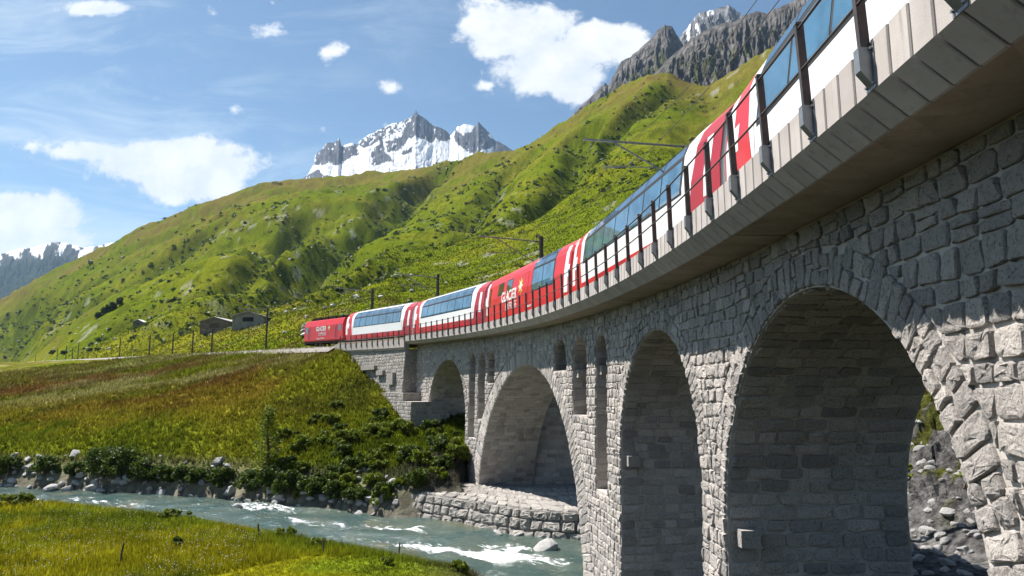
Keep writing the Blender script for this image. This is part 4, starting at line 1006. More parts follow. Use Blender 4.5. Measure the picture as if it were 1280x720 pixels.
bogie(lo, -L / 2 + 3.4); bogie(lo, L / 2 - 3.4)
for x0, x1, h_ in ((-4.6, -3.0, .30), (-2.6, -.6, .36), (-.2, 1.6, .32), (2.0, 3.9, .36), (4.2, 5.2, .26)):
    m_ = MB(); m_.box(x0, x1, -.75, .75, 3.322, 3.322 + h_)
    for k in range(6): xx = x0 + .1 + (x1 - x0 - .2) * k / 5; m_.box(xx - .04, xx + .04, -.80, .80, 3.33, 3.37 + h_)
    m_.build('roof_equipment', M_under, lo, local=True)
for xx in (-5.6, 5.7):
    for yy_ in (-.5, .5): m_ = MB(); m_.tube([(xx, yy_, 3.32), (xx, yy_, 3.40), (xx, yy_, 3.46), (xx, yy_, 3.62)], [.05, .09, .05, .07], 8); m_.build('insulator', M_under, lo, local=True)
pg = MB(); bx = -5.4; pg.tube([(bx, -.45, 3.64), (bx + 1.0, -.12, 4.5)], .035, 6); pg.tube([(bx, .45, 3.64), (bx + 1.0, .12, 4.5)], .035, 6); pg.tube([(bx + 1.0, -.12, 4.5), (bx - .35, -.4, 5.35)], .028, 6); pg.tube([(bx + 1.0, .12, 4.5), (bx - .35, .4, 5.35)], .028, 6)
pg.tube([(bx - .4, -.75, 5.32), (bx - .4, -.5, 5.42), (bx - .4, .5, 5.42), (bx - .4, .75, 5.32)], .03, 6); pg.tube([(bx - .25, -.6, 5.41), (bx - .25, .6, 5.41)], .03, 6); pg.build('pantograph', M_steel, lo, local=True)
for sd in (-.75, .75): m_ = MB(); m_.tube([(L / 2 - .05, sd, 1.05), (L / 2 + .05, sd, 1.05)], .11, 12); m_.build('headlight', M_letter, lo, local=True)

# ------------------------------------------------------------------ catenary masts and wires
poles = [(1.9, 'tail coach of the train'), (24.3, 'train behind the window reflecting clouds'), (47.0, 'red dining coach'), (69.7, 'second white coach'), (86.0, 'first white coach'), (124.5, 'track ahead of the locomotive')]
labs = ['galvanised catenary mast above the roof of the tail coach', 'galvanised catenary bracket showing over the roof of the coach behind the dining coach', 'dark catenary mast with bracket arm behind the red dining coach', 'catenary mast with bracket arm behind the second white coach', 'catenary mast with bracket arm between the locomotive and the first coach', 'tall catenary mast with bracket arm beside the bare track ahead of the locomotive']
for (s, _), lab in zip(poles, labs):
    b = Wp(s, 5.55, 2.6 + float(zg(s))); top = 7.15 + RAILZ + float(zg(s)); r_ = thing('catenary_mast', tuple(b), lab, 'catenary mast', 'catenary masts along the railway')
    m_ = MB(); a = A0 + min(s, S_END) / AR; u = np.array([math.cos(a), math.sin(a), 0]); t = np.array([-math.sin(a), math.cos(a), 0])
    for w_ in (-.10, .10): p0 = b + t * w_; m_.hexa([tuple(p0 + t * x + u * y + np.array([0, 0, z])) for z in (0, top - b[2]) for x, y in ((-.02, -.12), (.02, -.12), (.02, .12), (-.02, .12))])
    m_.hexa([tuple(b + t * x + u * y + np.array([0, 0, z])) for z in (0, top - b[2]) for x, y in ((-.08, -.015), (.08, -.015), (.08, .015), (-.08, .015))]); m_.build('mast', M_steel, r_)
    z0 = RAILZ + float(zg(s)); arm = MB(); arm.tube([tuple(Wp(s, 5.5, z0 + 6.75)), tuple(Wp(s, .7, z0 + 6.85))], .05, 8); arm.build('bracket_arm', M_galv, r_)
    br = MB(); br.tube([tuple(Wp(s, 5.5, z0 + 4.9)), tuple(Wp(s, 2.0, z0 + 6.78))], .04, 8); br.build('brace', M_galv, r_)
    dr = MB(); dr.tube([tuple(Wp(s, 3.1, z0 + 6.2)), tuple(Wp(s, 2.5, z0 + 5.75)), tuple(Wp(s, 1.5, z0 + 5.62))], .025, 6); dr.tube([tuple(Wp(s, 3.9, z0 + 5.75)), tuple(Wp(s, 1.4, z0 + 5.72))], .022, 6); dr.build('steady_arm', M_galv, r_)
    ins = MB(); pts = [tuple(Wp(s, 5.35 - k * .05, z0 + 6.752)) for k in range(7)]; ins.tube(pts, [.05, .09, .05, .09, .05, .09, .05], 8); ins.build('insulator', M_wood, r_)
for nm, off, hgt, sag, lab in (('contact_wire', TRK - .2, 5.5, 0.0, 'thin contact wire strung above the train'), ('catenary_wire', TRK - .2, 6.75, .55, 'thin sagging catenary wire above the contact wire')):
    st = [-20.5] + [p[0] for p in poles] + [165]; pts = []
    for a_, b_ in zip(st[:-1], st[1:]):
        for k in range(12): f = k / 12; s = a_ + (b_ - a_) * f; pts.append(tuple(Wp(s, off, RAILZ + float(zg(s)) + hgt - sag * 4 * f * (1 - f))))
    m_ = MB(); m_.tube(pts, .012 if sag == 0 else .011, 5); o = m_.build(nm, M_wire, smooth=True); props(o, lab, 'wire')

# masts of the open line, farther and farther along the straight
def mast_at(u, v0, h, lab, grp='wooden line poles along the far track', m=M_wood, arm=True):
    a, te = azel(u, v0); t = np.linspace(30, 500, 4000); P = Wp(S_END + t, 5.6, 0); k = np.argmin(np.abs(np.arctan2(P[:, 0], P[:, 1]) - a)); s = S_END + t[k]
    b = Wp(s, 5.6, 2.0 + float(zg(min(s, 520)))); b[2] = min(b[2], tz(b[0], b[1]) + .1)
    r_ = thing('line_pole', tuple(b), lab, 'pole', grp); m_ = MB(); m_.tube([tuple(b + [0, 0, -.3]), tuple(b + [0, 0, h])], [.20, .15], 8); m_.build('pole', m, r_)
    if arm: k_ = MB(); q1 = Wp(s, 3.4, b[2] + h - .35); k_.tube([tuple(b + [0, 0, h - .4]), tuple(q1)], .05, 6); k_.build('bracket_arm', M_galv, r_)
    return r_
for u, v, h in ((264, 443, 6.4), (240, 444, 6.4), (215, 446, 6.6), (186, 447, 6.8), (149, 449, 7.2), (97, 450, 8.2), (90, 450, 6.8), (82, 450, 7.8), (71, 450, 7.6), (38, 451, 6.8), (24, 451, 7.2)):
    mast_at(u, v, h, 'thin dark pole beside the railway line where it runs off along the slope')

# ------------------------------------------------------------------ huts
def gfar(u, v, far=260):                 # where the sight line of a photo pixel meets the ground
    d = ray(u, v); t = np.linspace(30, far, 2400); P = d[None] * (t / d[1])[:, None]; z = terrain(P[:, 0], P[:, 1])[0]; k = np.argmax(P[:, 2] <= z); return np.array([P[k, 0], P[k, 1], z[k]])
def hut(name, u0, u1, vbase, dist, depth_, wall_h, roof_h, label, gable_dir, wm, rm, open_side=False):
    hp3 = gfar((u0 + u1) / 2, vbase, 900); dist = math.hypot(hp3[0], hp3[1])
    a0, _ = azel(u0, vbase); a1, _ = azel(u1, vbase); am = (a0 + a1) / 2; wd = 2 * dist * math.tan((a1 - a0) / 2)
    x, y = math.sin(am) * dist, math.cos(am) * dist; base = tz(x, y) - .3
    r_ = thing(name, (x, y, base), label, 'barn'); ux = Vector((math.cos(am + gable_dir), -math.sin(am + gable_dir), 0)); uy = Vector((math.sin(am + gable_dir), math.cos(am + gable_dir), 0)); o = Vector((x, y, base))
    def P(a, b, c): return tuple(o + ux * a + uy * b + Vector((0, 0, c)))
    h = wd / 2; d = depth_ / 2; th = .18
    for nm, (x0, x1, y0, y1) in {'front_wall': (-h, h, -d, -d + th), 'back_wall': (-h, h, d - th, d), 'side_wall': (-h, -h + th, -d + th, d - th), 'side_wall_': (h - th, h, -d + th, d - th)}.items():
        m_ = MB(); m_.hexa([P(a, b, c) for c in (-3.0, wall_h) for a, b in ((x0, y0), (x1, y0), (x1, y1), (x0, y1))]); m_.build(nm.rstrip('_'), wm, r_)
    for yy_ in (-d + .02, d - .2): m_ = MB(); V = [P(-h, yy_, wall_h), P(h, yy_, wall_h), P(0, yy_, wall_h + roof_h), P(-h, yy_ + .16, wall_h), P(h, yy_ + .16, wall_h), P(0, yy_ + .16, wall_h + roof_h)]; m_.add(V, [(0, 1, 2), (5, 4, 3), (0, 3, 4, 1), (1, 4, 5, 2), (2, 5, 3, 0)]); m_.build('gable', wm, r_)
    for sx in (-1, 1):
        e = .5; k = e * roof_h / h; m_ = MB(); m_.hexa([P(sx * (h + e), -d - e, wall_h - k), P(0, -d - e, wall_h + roof_h), P(0, d + e, wall_h + roof_h), P(sx * (h + e), d + e, wall_h - k)] + [P(sx * (h + e), -d - e, wall_h - k + .16), P(0, -d - e, wall_h + roof_h + .16), P(0, d + e, wall_h + roof_h + .16), P(sx * (h + e), d + e, wall_h - k + .16)]); m_.build('roof', rm, r_)
    m_ = MB(); m_.hexa([P(a, b, c) for c in (.3, wall_h * .85) for a, b in ((-h * .35, -d - .03), (h * .35, -d - .03), (h * .35, -d), (-h * .35, -d))]); m_.build('door', M_black if open_side else M_wood, r_)  # on the open barn this black panel paints the shade inside the opening
    m_ = MB(); m_.hexa([P(a, b, c) for c in (wall_h * .5, wall_h * .78) for a, b in ((h, -d * .3), (h + .03, -d * .3), (h + .03, d * .2), (h, d * .2))]); m_.build('window', M_glassd, r_)
    return r_
hut('barn', 258, 298, 412, 175, 10.0, 2.3, 1.3, 'low wooden barn with a pale tin roof on the meadow', .50, M_barn, M_tin)
hut('open_barn', 297, 338, 404, 182, 9.0, 1.7, 1.25, 'grey barn with a dark open gable beside the wooden barn', .35, M_barnst, M_tin, True)
hut('hut', 168, 182, 407, 300, 5.0, 2.2, 1.4, 'tiny lone hut with a white roof at the foot of the hillside', .5, M_barn, M_white)

# ------------------------------------------------------------------ fence posts in the near meadow
def gpt(u, v, z0=-7.7):
    p = onz(u, v, z0)
    for _ in range(6): p = onz(u, v, tz(p[0], p[1]))
    return p
for (u, v, h, lab) in ((151, 706, .95, 'short dark wooden fence post in the flowering meadow'), (323, 673, .75, 'thin fence post at the corner of the mown grass'), (499, 697, .75, 'thin fence post on the grassy river edge'), (709, 728, .8, 'thin fence post at the water below the arch'), (404, 690, .6, 'low leaning stake among the waterside plants')):
    p = gpt(u, v); r_ = MB(); r_.tube([tuple(p + [0, 0, -.2]), tuple(p + [rng.normal(0, .02), 0, h * .5]), tuple(p + [rng.normal(0, .05), 0, h])], [.05, .045, .04], 7); o = r_.build('fence_post', M_wood, org=p); props(o, lab, 'fence post', 'fence posts by the river')

# ------------------------------------------------------------------ water
wx0, wx1, wy0, wy1, st = -135, 46, 26, 98, .3
xs = np.arange(wx0, wx1, st); ys = np.arange(wy0, wy1, st); X_, Y_ = np.meshgrid(xs, ys, indexing='ij'); X_ = X_ + 0.0; Y_ = Y_ + 0.0
rip = [((590, 690), 7.5, 1.5, 1.0), ((635, 683), 3, 1.2, .8), ((500, 660), 5, 1.2, .8), ((400, 655), 7, 1.5, .7), ((330, 634), 6, 1.8, .8), ((430, 672), 4, 1.3, .6), ((120, 626), 10, 2.5, .6), ((250, 640), 7, 1.5, .5), ((380, 630), 4, 1.5, .6), ((470, 645), 4, 1.2, .5), ((690, 700), 2.5, .8, .4), ((545, 672), 3, 1.0, .5)]
foam = np.zeros(X_.shape)
for (u, v), a, b, g_ in rip:
    p = onz(u, v, WZ); th = math.radians(-28); dx, dy = X_ - p[0], Y_ - p[1]; e1 = dx * math.cos(th) + dy * math.sin(th); e2 = -dx * math.sin(th) + dy * math.cos(th); foam = np.maximum(foam, g_ * np.exp(-((e1 / a) ** 2 + (e2 / b) ** 2)))
thc = math.radians(-28); e1 = X_ * math.cos(thc) + Y_ * math.sin(thc); e2 = -X_ * math.sin(thc) + Y_ * math.cos(thc)
wav = (fbm(e1 / 1.5, e2 / .9, 4, 201) - .5) * (.28 + .60 * foam) + (fbm(e1 / 4, e2 / 2.0, 3, 203) - .5) * .22
ZW = WZ + wav; keep = (poly_dist(X_, Y_, FS + [FS[-1]]) < 60)
ins = in_poly(X_, Y_, RIV) | (np.minimum(poly_dist(X_, Y_, FS), poly_dist(X_, Y_, NS)) < 1.6)
ii = np.arange(X_.size).reshape(X_.shape); F = np.stack([ii[:-1, :-1], ii[1:, :-1], ii[1:, 1:], ii[:-1, 1:]], -1).reshape(-1, 4); kk_ = ins.ravel()[F].all(1); F = F[kk_]
used = np.unique(F); remap = np.full(X_.size, -1); remap[used] = np.arange(len(used)); F = remap[F]
m = bpy.data.materials.new('glacial_water'); m.use_nodes = True; t = NT(m.node_tree); b = t.n['Principled BSDF']; co = t.new('TexCoord').outputs['Object']
cv_ = t.mapping(co, (1, 1, 1), (0, 0, 0), (0, 0, math.radians(28)))
n1 = t.noise(t.mapping(cv_, (.55, 1.4, 1)), 1.6, 7, .68, .6); n2 = t.noise(t.mapping(cv_, (.7, 1.3, 1)), 4.2, 6, .65)
fo = t.ramp(t.math('ADD', t.math('MULTIPLY', t.attr('foam'), .50), t.math('MULTIPLY', t.math('ADD', n1, t.math('MULTIPLY', n2, .5)), .8)), .90, 1.06)
colr = t.mix(t.ramp(t.noise(co, .35, 4), .3, .7), (0.036, 0.068, 0.064), (0.075, 0.098, 0.080))
colr = t.mix(t.ramp(t.noise(co, .22, 3), .56, .70, 0, .55), colr, (.13, .115, .06))
t.l.new(t.mix(fo, colr, (.80, .84, .86)), b.inputs['Base Color']); t.l.new(t.ramp(fo, 0, 1, .07, .7), b.inputs['Roughness']); b.inputs['IOR'].default_value = 1.33
h = t.math('ADD', t.math('MULTIPLY', t.noise(t.mapping(cv_, (.6, 1.4, 1)), 3.0, 6, .6), 1.0), t.math('MULTIPLY', fo, .25)); t.l.new(t.bump(h, .7, .18), b.inputs['Normal'])
water = obj('river_water', np.stack([X_, Y_, ZW], -1).reshape(-1, 3)[used], F, m, smooth=True, attrs={'foam': foam.ravel()[used]}, kind='structure'); props(water, 'fast grey-green glacial river with white rapids', 'river')

# ------------------------------------------------------------------ rocks
def rock_mesh(seed, sub=2):
    r = np.random.default_rng(seed); import bmesh
    bm = bmesh.new(); bmesh.ops.create_icosphere(bm, subdivisions=sub, radius=1.0); V = np.array([v.co[:] for v in bm.verts]); F = np.array([[v.index for v in f.verts] for f in bm.faces]); bm.free()
    for _ in range(9):                       # cut by random planes: angular boulders
        n = r.normal(0, 1, 3); n /= np.linalg.norm(n); c = r.uniform(.5, .85); d = V @ n - c; V = V - np.outer(np.maximum(d, 0), n) * .95
    V += r.normal(0, .025, V.shape); me = make_mesh('rock', V, F, M_rockfar, attrs={'tint': np.full(len(V), r.uniform(0, .9))}); return me
RM = [rock_mesh(300 + k) for k in range(10)]
def rock(p, size, label, group, flat=.7, name='boulder'):
    o = bpy.data.objects.new(name, RM[int(rng.integers(0, len(RM)))]); C.objects.link(o); o.location = p
    o.scale = (size * rng.uniform(.8, 1.25), size * rng.uniform(.8, 1.2), size * flat * rng.uniform(.8, 1.2)); o.rotation_euler = (rng.normal(0, .2), rng.normal(0, .2), rng.uniform(0, 6.28)); return props(o, label, 'rock', group)
for k in range(150):                          # stony far shore
    u = rng.uniform(-5, 345) if k < 125 else rng.uniform(345, 480); vv = np.interp(u, [p[0] for p in far_px], [p[1] for p in far_px]); p = onz(u, vv - rng.uniform(-2.0, 5.5) * (1 if u < 345 else .5), WZ)
    sz = abs(rng.normal(.20, .12)) + .10 + (.35 if rng.random() < .08 else 0); rock((p[0], p[1], max(tz(p[0], p[1]), WZ) + sz * .15), sz, ('small' if sz < .3 else 'medium' if sz < .5 else 'large') + ' pale angular stone on the far river shore ' + ('among the long row under the bushes' if u < 345 else 'below the slender tree'), 'stones along the far shore')
for (u, v, s_, lab) in ((93, 607, .95, 'largest pale boulder on the far shore'), (130, 609, .8, 'broad flat pale boulder on the far shore beside the bushes'), (289, 620, .85, 'tilted boulder at the head of the rapids'), (297, 634, .55, 'round brown boulder standing in the white rapids'),
                        (680, 686, .75, 'yellowish flat stone under water by the arch'), (650, 669, .4, 'small stone at the embankment foot'), (622, 667, .35, 'small brown stone in the shallows at the embankment')):
    p = onz(u, v, WZ); rock((p[0], p[1], WZ + s_ * .05), s_, lab, None, .5)
# stony tongue left of the embankment
for k in range(24):
    u = rng.uniform(440, 500); p = onz(u, np.interp(u, [430, 500], [636, 640]) - rng.uniform(-1, 9), WZ + .2); sz = rng.uniform(.14, .38); rock((p[0], p[1], tz(p[0], p[1]) + .1), sz, 'dark wet stone heaped at the shore beside the embankment', 'stones beside the embankment')

# ------------------------------------------------------------------ foliage
def leaves(cent, rad, n, size, r, flat=.75, hollow=.55, tint=None):
    d = r.normal(0, 1, (n, 3)); d /= np.linalg.norm(d, axis=1)[:, None]; rr = hollow + (1 - hollow) * r.random(n) ** .6
    p = cent + d * (rr[:, None] * rad); a = r.normal(0, 1, (n, 3)); a /= np.linalg.norm(a, axis=1)[:, None]; b = np.cross(a, d + r.normal(0, .5, (n, 3))); b /= np.linalg.norm(b, axis=1)[:, None] + 1e-9
    s = size * r.uniform(.6, 1.35, n)[:, None]; q = np.stack([p - a * s, p + b * s * flat, p + a * s, p - b * s * flat], 1)
    ti = np.clip(r.normal(.5, .25, n) + (tint if tint is not None else 0), 0, 1); return q.reshape(-1, 3), np.repeat(ti, 4)
def bush(p, w_, h, label, group=None, m=M_leafd, dens=1.0, name='shrub', leaf=.10, seed=None, cat='bush'):
    r = np.random.default_rng(int(rng.integers(1e9))); p = np.array(p, float); root = thing(name, tuple(p), label, cat, group); V = []; TT = []; st = MB()
    nl = max(9, int(w_ * 9)) ; lobes = []
    for k in range(nl):
        f = r.random() ** .7; a = r.uniform(0, 6.28); q = r.uniform(0, 1) ** .5 * (1 - .45 * f); c = p + np.array([math.cos(a) * q * w_ * .5, math.sin(a) * q * w_ * .42, h * (.15 + .72 * f)]); rad = np.array([1, 1, .85]) * r.uniform(.13, .30) * min(w_, h) ; lobes.append((c, rad))
        v_, t_ = leaves(c, rad, int(105 * dens), leaf, r, tint=r.normal(0, .16)); V.append(v_); TT.append(t_)
        if k < 7: st.tube([tuple(p + [r.normal(0, .1), r.normal(0, .1), -.15]), tuple((p + c) / 2 + [0, 0, .05]), tuple(c)], [.045, .032, .015], 5)
    V = np.vstack(V); F = np.arange(len(V)).reshape(-1, 4); obj('foliage', V, F, m, root, attrs={'tint': np.concatenate(TT)}); st.build('stems', M_bark, root); return root
    d = ray(u, v); t = np.linspace(30, 260, 1800); P = d[None] * (t / d[1])[:, None]; z = terrain(P[:, 0], P[:, 1])[0]; k = np.argmax(P[:, 2] <= z); return np.array([P[k, 0], P[k, 1], z[k]])
BU = [(8, 602, 3.4, 2.0), (58, 601, 2.6, 1.9), (92, 603, 2.0, 1.5), (128, 604, 3.2, 3.0), (152, 607, 3.0, 3.2), (178, 609, 2.6, 2.2), (205, 611, 2.4, 1.7), (228, 612, 2.2, 1.8), (252, 613, 2.6, 1.9), (280, 615, 2.4, 1.8), (312, 618, 2.2, 1.7), (338, 622, 2.8, 2.4), (362, 624, 2.6, 2.0), (392, 628, 2.6, 1.7), (420, 630, 2.2, 1.6), (446, 634, 2.0, 1.3)]
BL = ['dark rounded bush at the far shore beside the pale stones'] * len(BU)
for i, (u, v, w_, h) in enumerate(BU):
    p = gfar(u, v - 9); lab = {3: 'tallest dark bush on the far shore', 4: 'wide dark bush leaning against the tallest shore bush', 11: 'dark dense bush at the foot of the slender tree'}.get(i, '%s %s dark bush on the far shore above the stones%s' % ('wide' if w_ > 2.5 else 'narrow', 'tall' if h > 1.85 else 'low', ' past the slender tree' if u > 345 else ''))
    bush(p + [0, 0, -.2], w_ * 1.15, h * .88, lab, 'bushes along the far shore')
# brushy slope towards the abutment
for k in range(95):
    u = rng.uniform(340, 580); v = rng.uniform(np.interp(u, [345, 430, 520, 575], [545, 500, 530, 545]), np.interp(u, [345, 480, 575], [620, 628, 590])); p = gfar(u, v); s_ = rng.uniform(.7, 1.7)
    br_ = rng.random() < .75; sz_ = 'tiny' if s_ < .95 else ('low' if s_ < 1.35 else 'broad')
    bush(p + [0, 0, -.15], s_ * 1.35, s_ * .75, '%s %s bush on the steep slope between the slender tree and the viaduct' % (sz_, 'bright green' if br_ else 'dark green'), 'bushes on the steep bank', M_leaf if br_ else M_leafd, .8, leaf=.085)
# slender tree on the bank
tp = gfar(332, 600); tr = thing('slender_tree', tuple(tp), 'slender young tree rising from the bushes on the far bank', 'tree'); r = np.random.default_rng(77); tm = MB(); H = 5.6; tk = [tuple(tp + [0, 0, -.3]), tuple(tp + [.15, 0, H * .35]), tuple(tp + [-.1, .1, H * .7]), tuple(tp + [.05, 0, H])]; tm.tube(tk, [.13, .10, .06, .02], 8); tm.build('trunk', M_bark, tr)
V, TT = [], []; lm = MB()
for k in range(46):
    f = .12 + .88 * (k / 46) ** .9; a = k * 2.4; q = (1 - f) * 1.55 + .25; c = tp + np.array([math.cos(a) * q * r.uniform(.4, 1), math.sin(a) * q * r.uniform(.4, 1), H * f]); v_, t_ = leaves(c, np.array([.5, .5, .42]) * (1.15 - .5 * f), 48, .075, r, tint=r.normal(.1, .15)); V.append(v_); TT.append(t_); lm.tube([tuple(tp + [0, 0, H * f * .9]), tuple(c)], [.03, .01], 4)
V = np.vstack(V); obj('crown', V, np.arange(len(V)).reshape(-1, 4), M_leaf, tr, attrs={'tint': np.concatenate(TT)}); lm.build('limbs', M_bark, tr)
# near bank plants
for (u, v, w_, h, lab, mm) in ((20, 632, 3.2, .9, 'low wide bush on the near bank at the water edge', M_leaf), (222, 684, .75, .55, 'small dark bush alone in the flowering meadow', M_leafd), (218, 648, 2.6, .6, 'brownish low thicket on the near bank at the bend', M_leaf), (360, 672, 1.6, .6, 'leafy waterside clump behind the corner fence post', M_leaf), (395, 684, 1.3, .55, 'leafy waterside clump beside the leaning stake', M_leaf),
                             (575, 716, 1.0, .6, 'bright green waterside shrub by the grassy edge', M_leaf), (600, 716, .8, .5, 'bright green sapling at the grassy river edge', M_leaf), (635, 720, 1.1, .65, 'bright green waterside shrub closest to the pier', M_leaf), (485, 706, 1.0, .4, 'low green clump at the thin fence post', M_leaf)):
    p = gpt(u, v); bush(p + [0, 0, -.08], w_, h, lab, None, mm, .9, leaf=.06)

# grass: tufts of real blades over bank and meadow
def tufts(P, col, hgt, nb, r, lean=.5, wd=.018):
    n = len(P); P = np.repeat(P, nb, 0); col = np.repeat(col * r.uniform(.5, 1.3, n)[:, None], nb, 0); h = np.repeat(hgt, nb) * r.uniform(.55, 1.25, n * nb); a = r.uniform(0, 6.28, n * nb); base = P + np.stack([np.cos(a), np.sin(a), 0 * a], -1) * (r.random(n * nb) * .10)[:, None]; base[:, 2] -= .03
    ln_ = h * lean * r.random(n * nb); tip = base + np.stack([np.cos(a) * ln_, np.sin(a) * ln_, h], -1); w2 = np.repeat(wd, n * nb) if np.isscalar(wd) else np.repeat(wd, nb); b2 = a + 1.57 + r.normal(0, .6, n * nb); sd = np.stack([np.cos(b2), np.sin(b2), 0 * a], -1) * w2[:, None]
    V = np.stack([base - sd, base + sd, tip], 1).reshape(-1, 3); return V, np.arange(len(V)).reshape(-1, 3), np.repeat(col * r.uniform(.7, 1.3, n * nb)[:, None], 3, 0)
def field(n, az0, az1, d0, d1, test, r, hfun, nb, wfun):
    a = r.uniform(az0, az1, n); d = np.exp(r.uniform(math.log(d0), math.log(d1), n)); x, y = np.sin(a) * d, np.cos(a) * d; z, up, t, gb = terrain(x, y); k = test(x, y, z, up); x, y, z, up, t, gb, d = x[k], y[k], z[k], up[k], t[k], gb[k], d[k]
    c = ground_color(x, y, z, up, t, gb); return tufts(np.stack([x, y, z], -1), c * 1.22, hfun(x, y, d), nb, r, wd=wfun(d))
r = np.random.default_rng(5)
dry = lambda x, y: (~in_poly(x, y, RIV))
tn = lambda x, y, z, up: dry(x, y) & (~up) & (poly_dist(x, y, NS) < poly_dist(x, y, FS)) & (poly_dist(x, y, NS) > .25) & (x < 3 - (36 - y) * 0)
mown = lambda x, y: sstep(-.5, .5, (np.interp(x, [-22, -13.0, -9.6, -6, 0], [27, 31.0, 35.5, 35.0, 32]) - y))
V, F, K = field(52000, -41 * D2R, 4 * D2R, 29, 62, tn, r, lambda x, y, d: .10 + .26 * (1 - mown(x, y)) * r.uniform(.6, 1.2, len(x)), 6, lambda d: .010 + d * .00030)
o = obj('meadow_grass', V, F, M_grass, attrs={'col': K}, kind='stuff'); props(o, 'yellow-green meadow grass on the near bank', 'grass')
tb_ = lambda x, y, z, up: dry(x, y) & (~up) & (poly_dist(x, y, FS) < poly_dist(x, y, NS)) & (poly_dist(x, y, FS) > 1.6)
V, F, K = field(120000, -40 * D2R, 0 * D2R, 46, 190, tb_, r, lambda x, y, d: .20 + .0016 * d + .15 * r.random(len(x)), 5, lambda d: .012 + d * .00042)
o = obj('bank_grass', V, F, M_grass, attrs={'col': K}, kind='stuff'); props(o, 'long summer grass on the far bank slope', 'grass')
th_ = lambda x, y, z, up: up
V, F, K = field(70000, -38 * D2R, 14 * D2R, 110, 420, th_, r, lambda x, y, d: .25 + .0018 * d * r.random(len(x)), 4, lambda d: .02 + d * .0005)
o = obj('hill_grass', V, F, M_grass, attrs={'col': K}, kind='stuff'); props(o, 'tufted grass on the slope above the railway', 'grass')
# flowers in the near meadow
def flowers(n, cols, zone):
    a = r.uniform(-40 * D2R, -1 * D2R, n); d = np.exp(r.uniform(math.log(30), math.log(60), n)); x, y = np.sin(a) * d, np.cos(a) * d; z = terrain(x, y)[0]; k = tn(x, y, z, np.zeros(n, bool)) & (mown(x, y) < .5) & (fbm(x / zone, y / zone, 3, 401) > .46); x, y, z = x[k], y[k], z[k]; m_ = len(x)
    P = np.stack([x, y, z + r.uniform(.2, .42, m_)], -1); s = r.uniform(.014, .032, m_)[:, None]; e1 = np.array([1, 0, 0.2]); e2 = np.array([0, .5, 1.0]); V = np.stack([P - e1 * s, P - e2 * s, P + e1 * s, P + e2 * s], 1).reshape(-1, 3); return V, np.arange(len(V)).reshape(-1, 4), np.repeat(np.array(cols)[r.integers(0, len(cols), m_)], 4, 0)
V, F, K = flowers(9500, [(.75, .74, .66), (.72, .70, .6), (.62, .46, .04), (.6, .42, .03)], 3.5); o = obj('wildflowers', V, F, M_grass, attrs={'col': K}, kind='stuff'); props(o, 'white and yellow wildflowers in the near meadow', 'flowers')

# shrubs covering the mountain side: too many to count
def shrub_mass(n):
    a = r.uniform(-38 * D2R, 17 * D2R, n); d = np.exp(r.uniform(math.log(150), math.log(1300), n)); x, y = np.sin(a) * d, np.cos(a) * d; z, up, t, gb = terrain(x, y)
    pr = 1.15 * np.exp(-(gb * .85) ** 2) + .36 * sstep(.54, .67, fbm(x / 60, y / 60, 4, 501)) * sstep(.12, .4, t) + .010
    k = up & (t > .05) & (t < .985) & (r.random(n) < pr); return np.stack([x, y, z], -1)[k], d[k], gb[k]
P, d, gb = shrub_mass(46000); n = len(P); nl = 9
s = (.30 + 1.0 * r.random(n) ** 2.6) * (.6 + d / 600) ; Q = np.repeat(P, nl, 0); S_ = np.repeat(s, nl); dirs = r.normal(0, 1, (n * nl, 3)); dirs[:, 2] = np.abs(dirs[:, 2]); dirs /= np.linalg.norm(dirs, axis=1)[:, None]
c = Q + dirs * (S_ * r.uniform(.55, 1.0, n * nl))[:, None] * np.array([1.25, 1.25, .8]); e1 = r.normal(0, 1, (n * nl, 3)); e1 /= np.linalg.norm(e1, axis=1)[:, None]; e2 = np.cross(e1, dirs + r.normal(0, .3, dirs.shape)); e2 /= np.linalg.norm(e2, axis=1)[:, None] + 1e-9
w2 = (S_ * r.uniform(.45, .8, n * nl))[:, None]; V = np.stack([c - e1 * w2, c + e2 * w2 * .8, c + e1 * w2, c - e2 * w2 * .8], 1).reshape(-1, 3)
o = obj('alpine_shrubs', V, np.arange(len(V)).reshape(-1, 4), M_leafh, attrs={'tint': np.repeat(np.clip(np.repeat(r.normal(.45, .3, n), nl) + r.normal(0, .15, n * nl), 0, 1), 4)}, kind='stuff'); props(o, 'dark green alpine scrub scattered over the mountainside', 'scrub')
print('shrubs', n)
# dark conifer clump and hillside boulders
hp_ = np.array(list(on_hill(134, 399)) + [0.0]); hp_[2] = tz(hp_[0], hp_[1])
for k in range(5):
    q = hp_ + np.array([(k - 2) * 2.6, (k - 2) * 1.0 + rng.normal(0, .8), 0]); q[2] = tz(q[0], q[1]); bush(q, 4.2, 3.2 + .7 * k, 'dark tree in the small dense grove on the hillside above the hut', 'grove on the hillside', M_leafd, .5, 'grove_tree', .42, cat='tree')
for (u, v, s_, lab) in ((384, 411, 1.3, 'pale boulder on the slope just ahead of the locomotive'), (382, 421, 1.2, 'lower pale boulder on the slope ahead of the locomotive')):
    p = gfar(u, v); rock(tuple(p + [0, 0, .3]), s_, lab, None)
for k in range(90):
    u, v = (rng.uniform(0, 150), rng.uniform(405, 440)) if k < 50 else (rng.uniform(340, 560), rng.uniform(345, 420)); x, y = on_hill(u, v); rock((x, y, tz(x, y) + .2), rng.uniform(.35, 1.1), 'grey stone scattered on the lower green hillside', 'stones on the hillside')
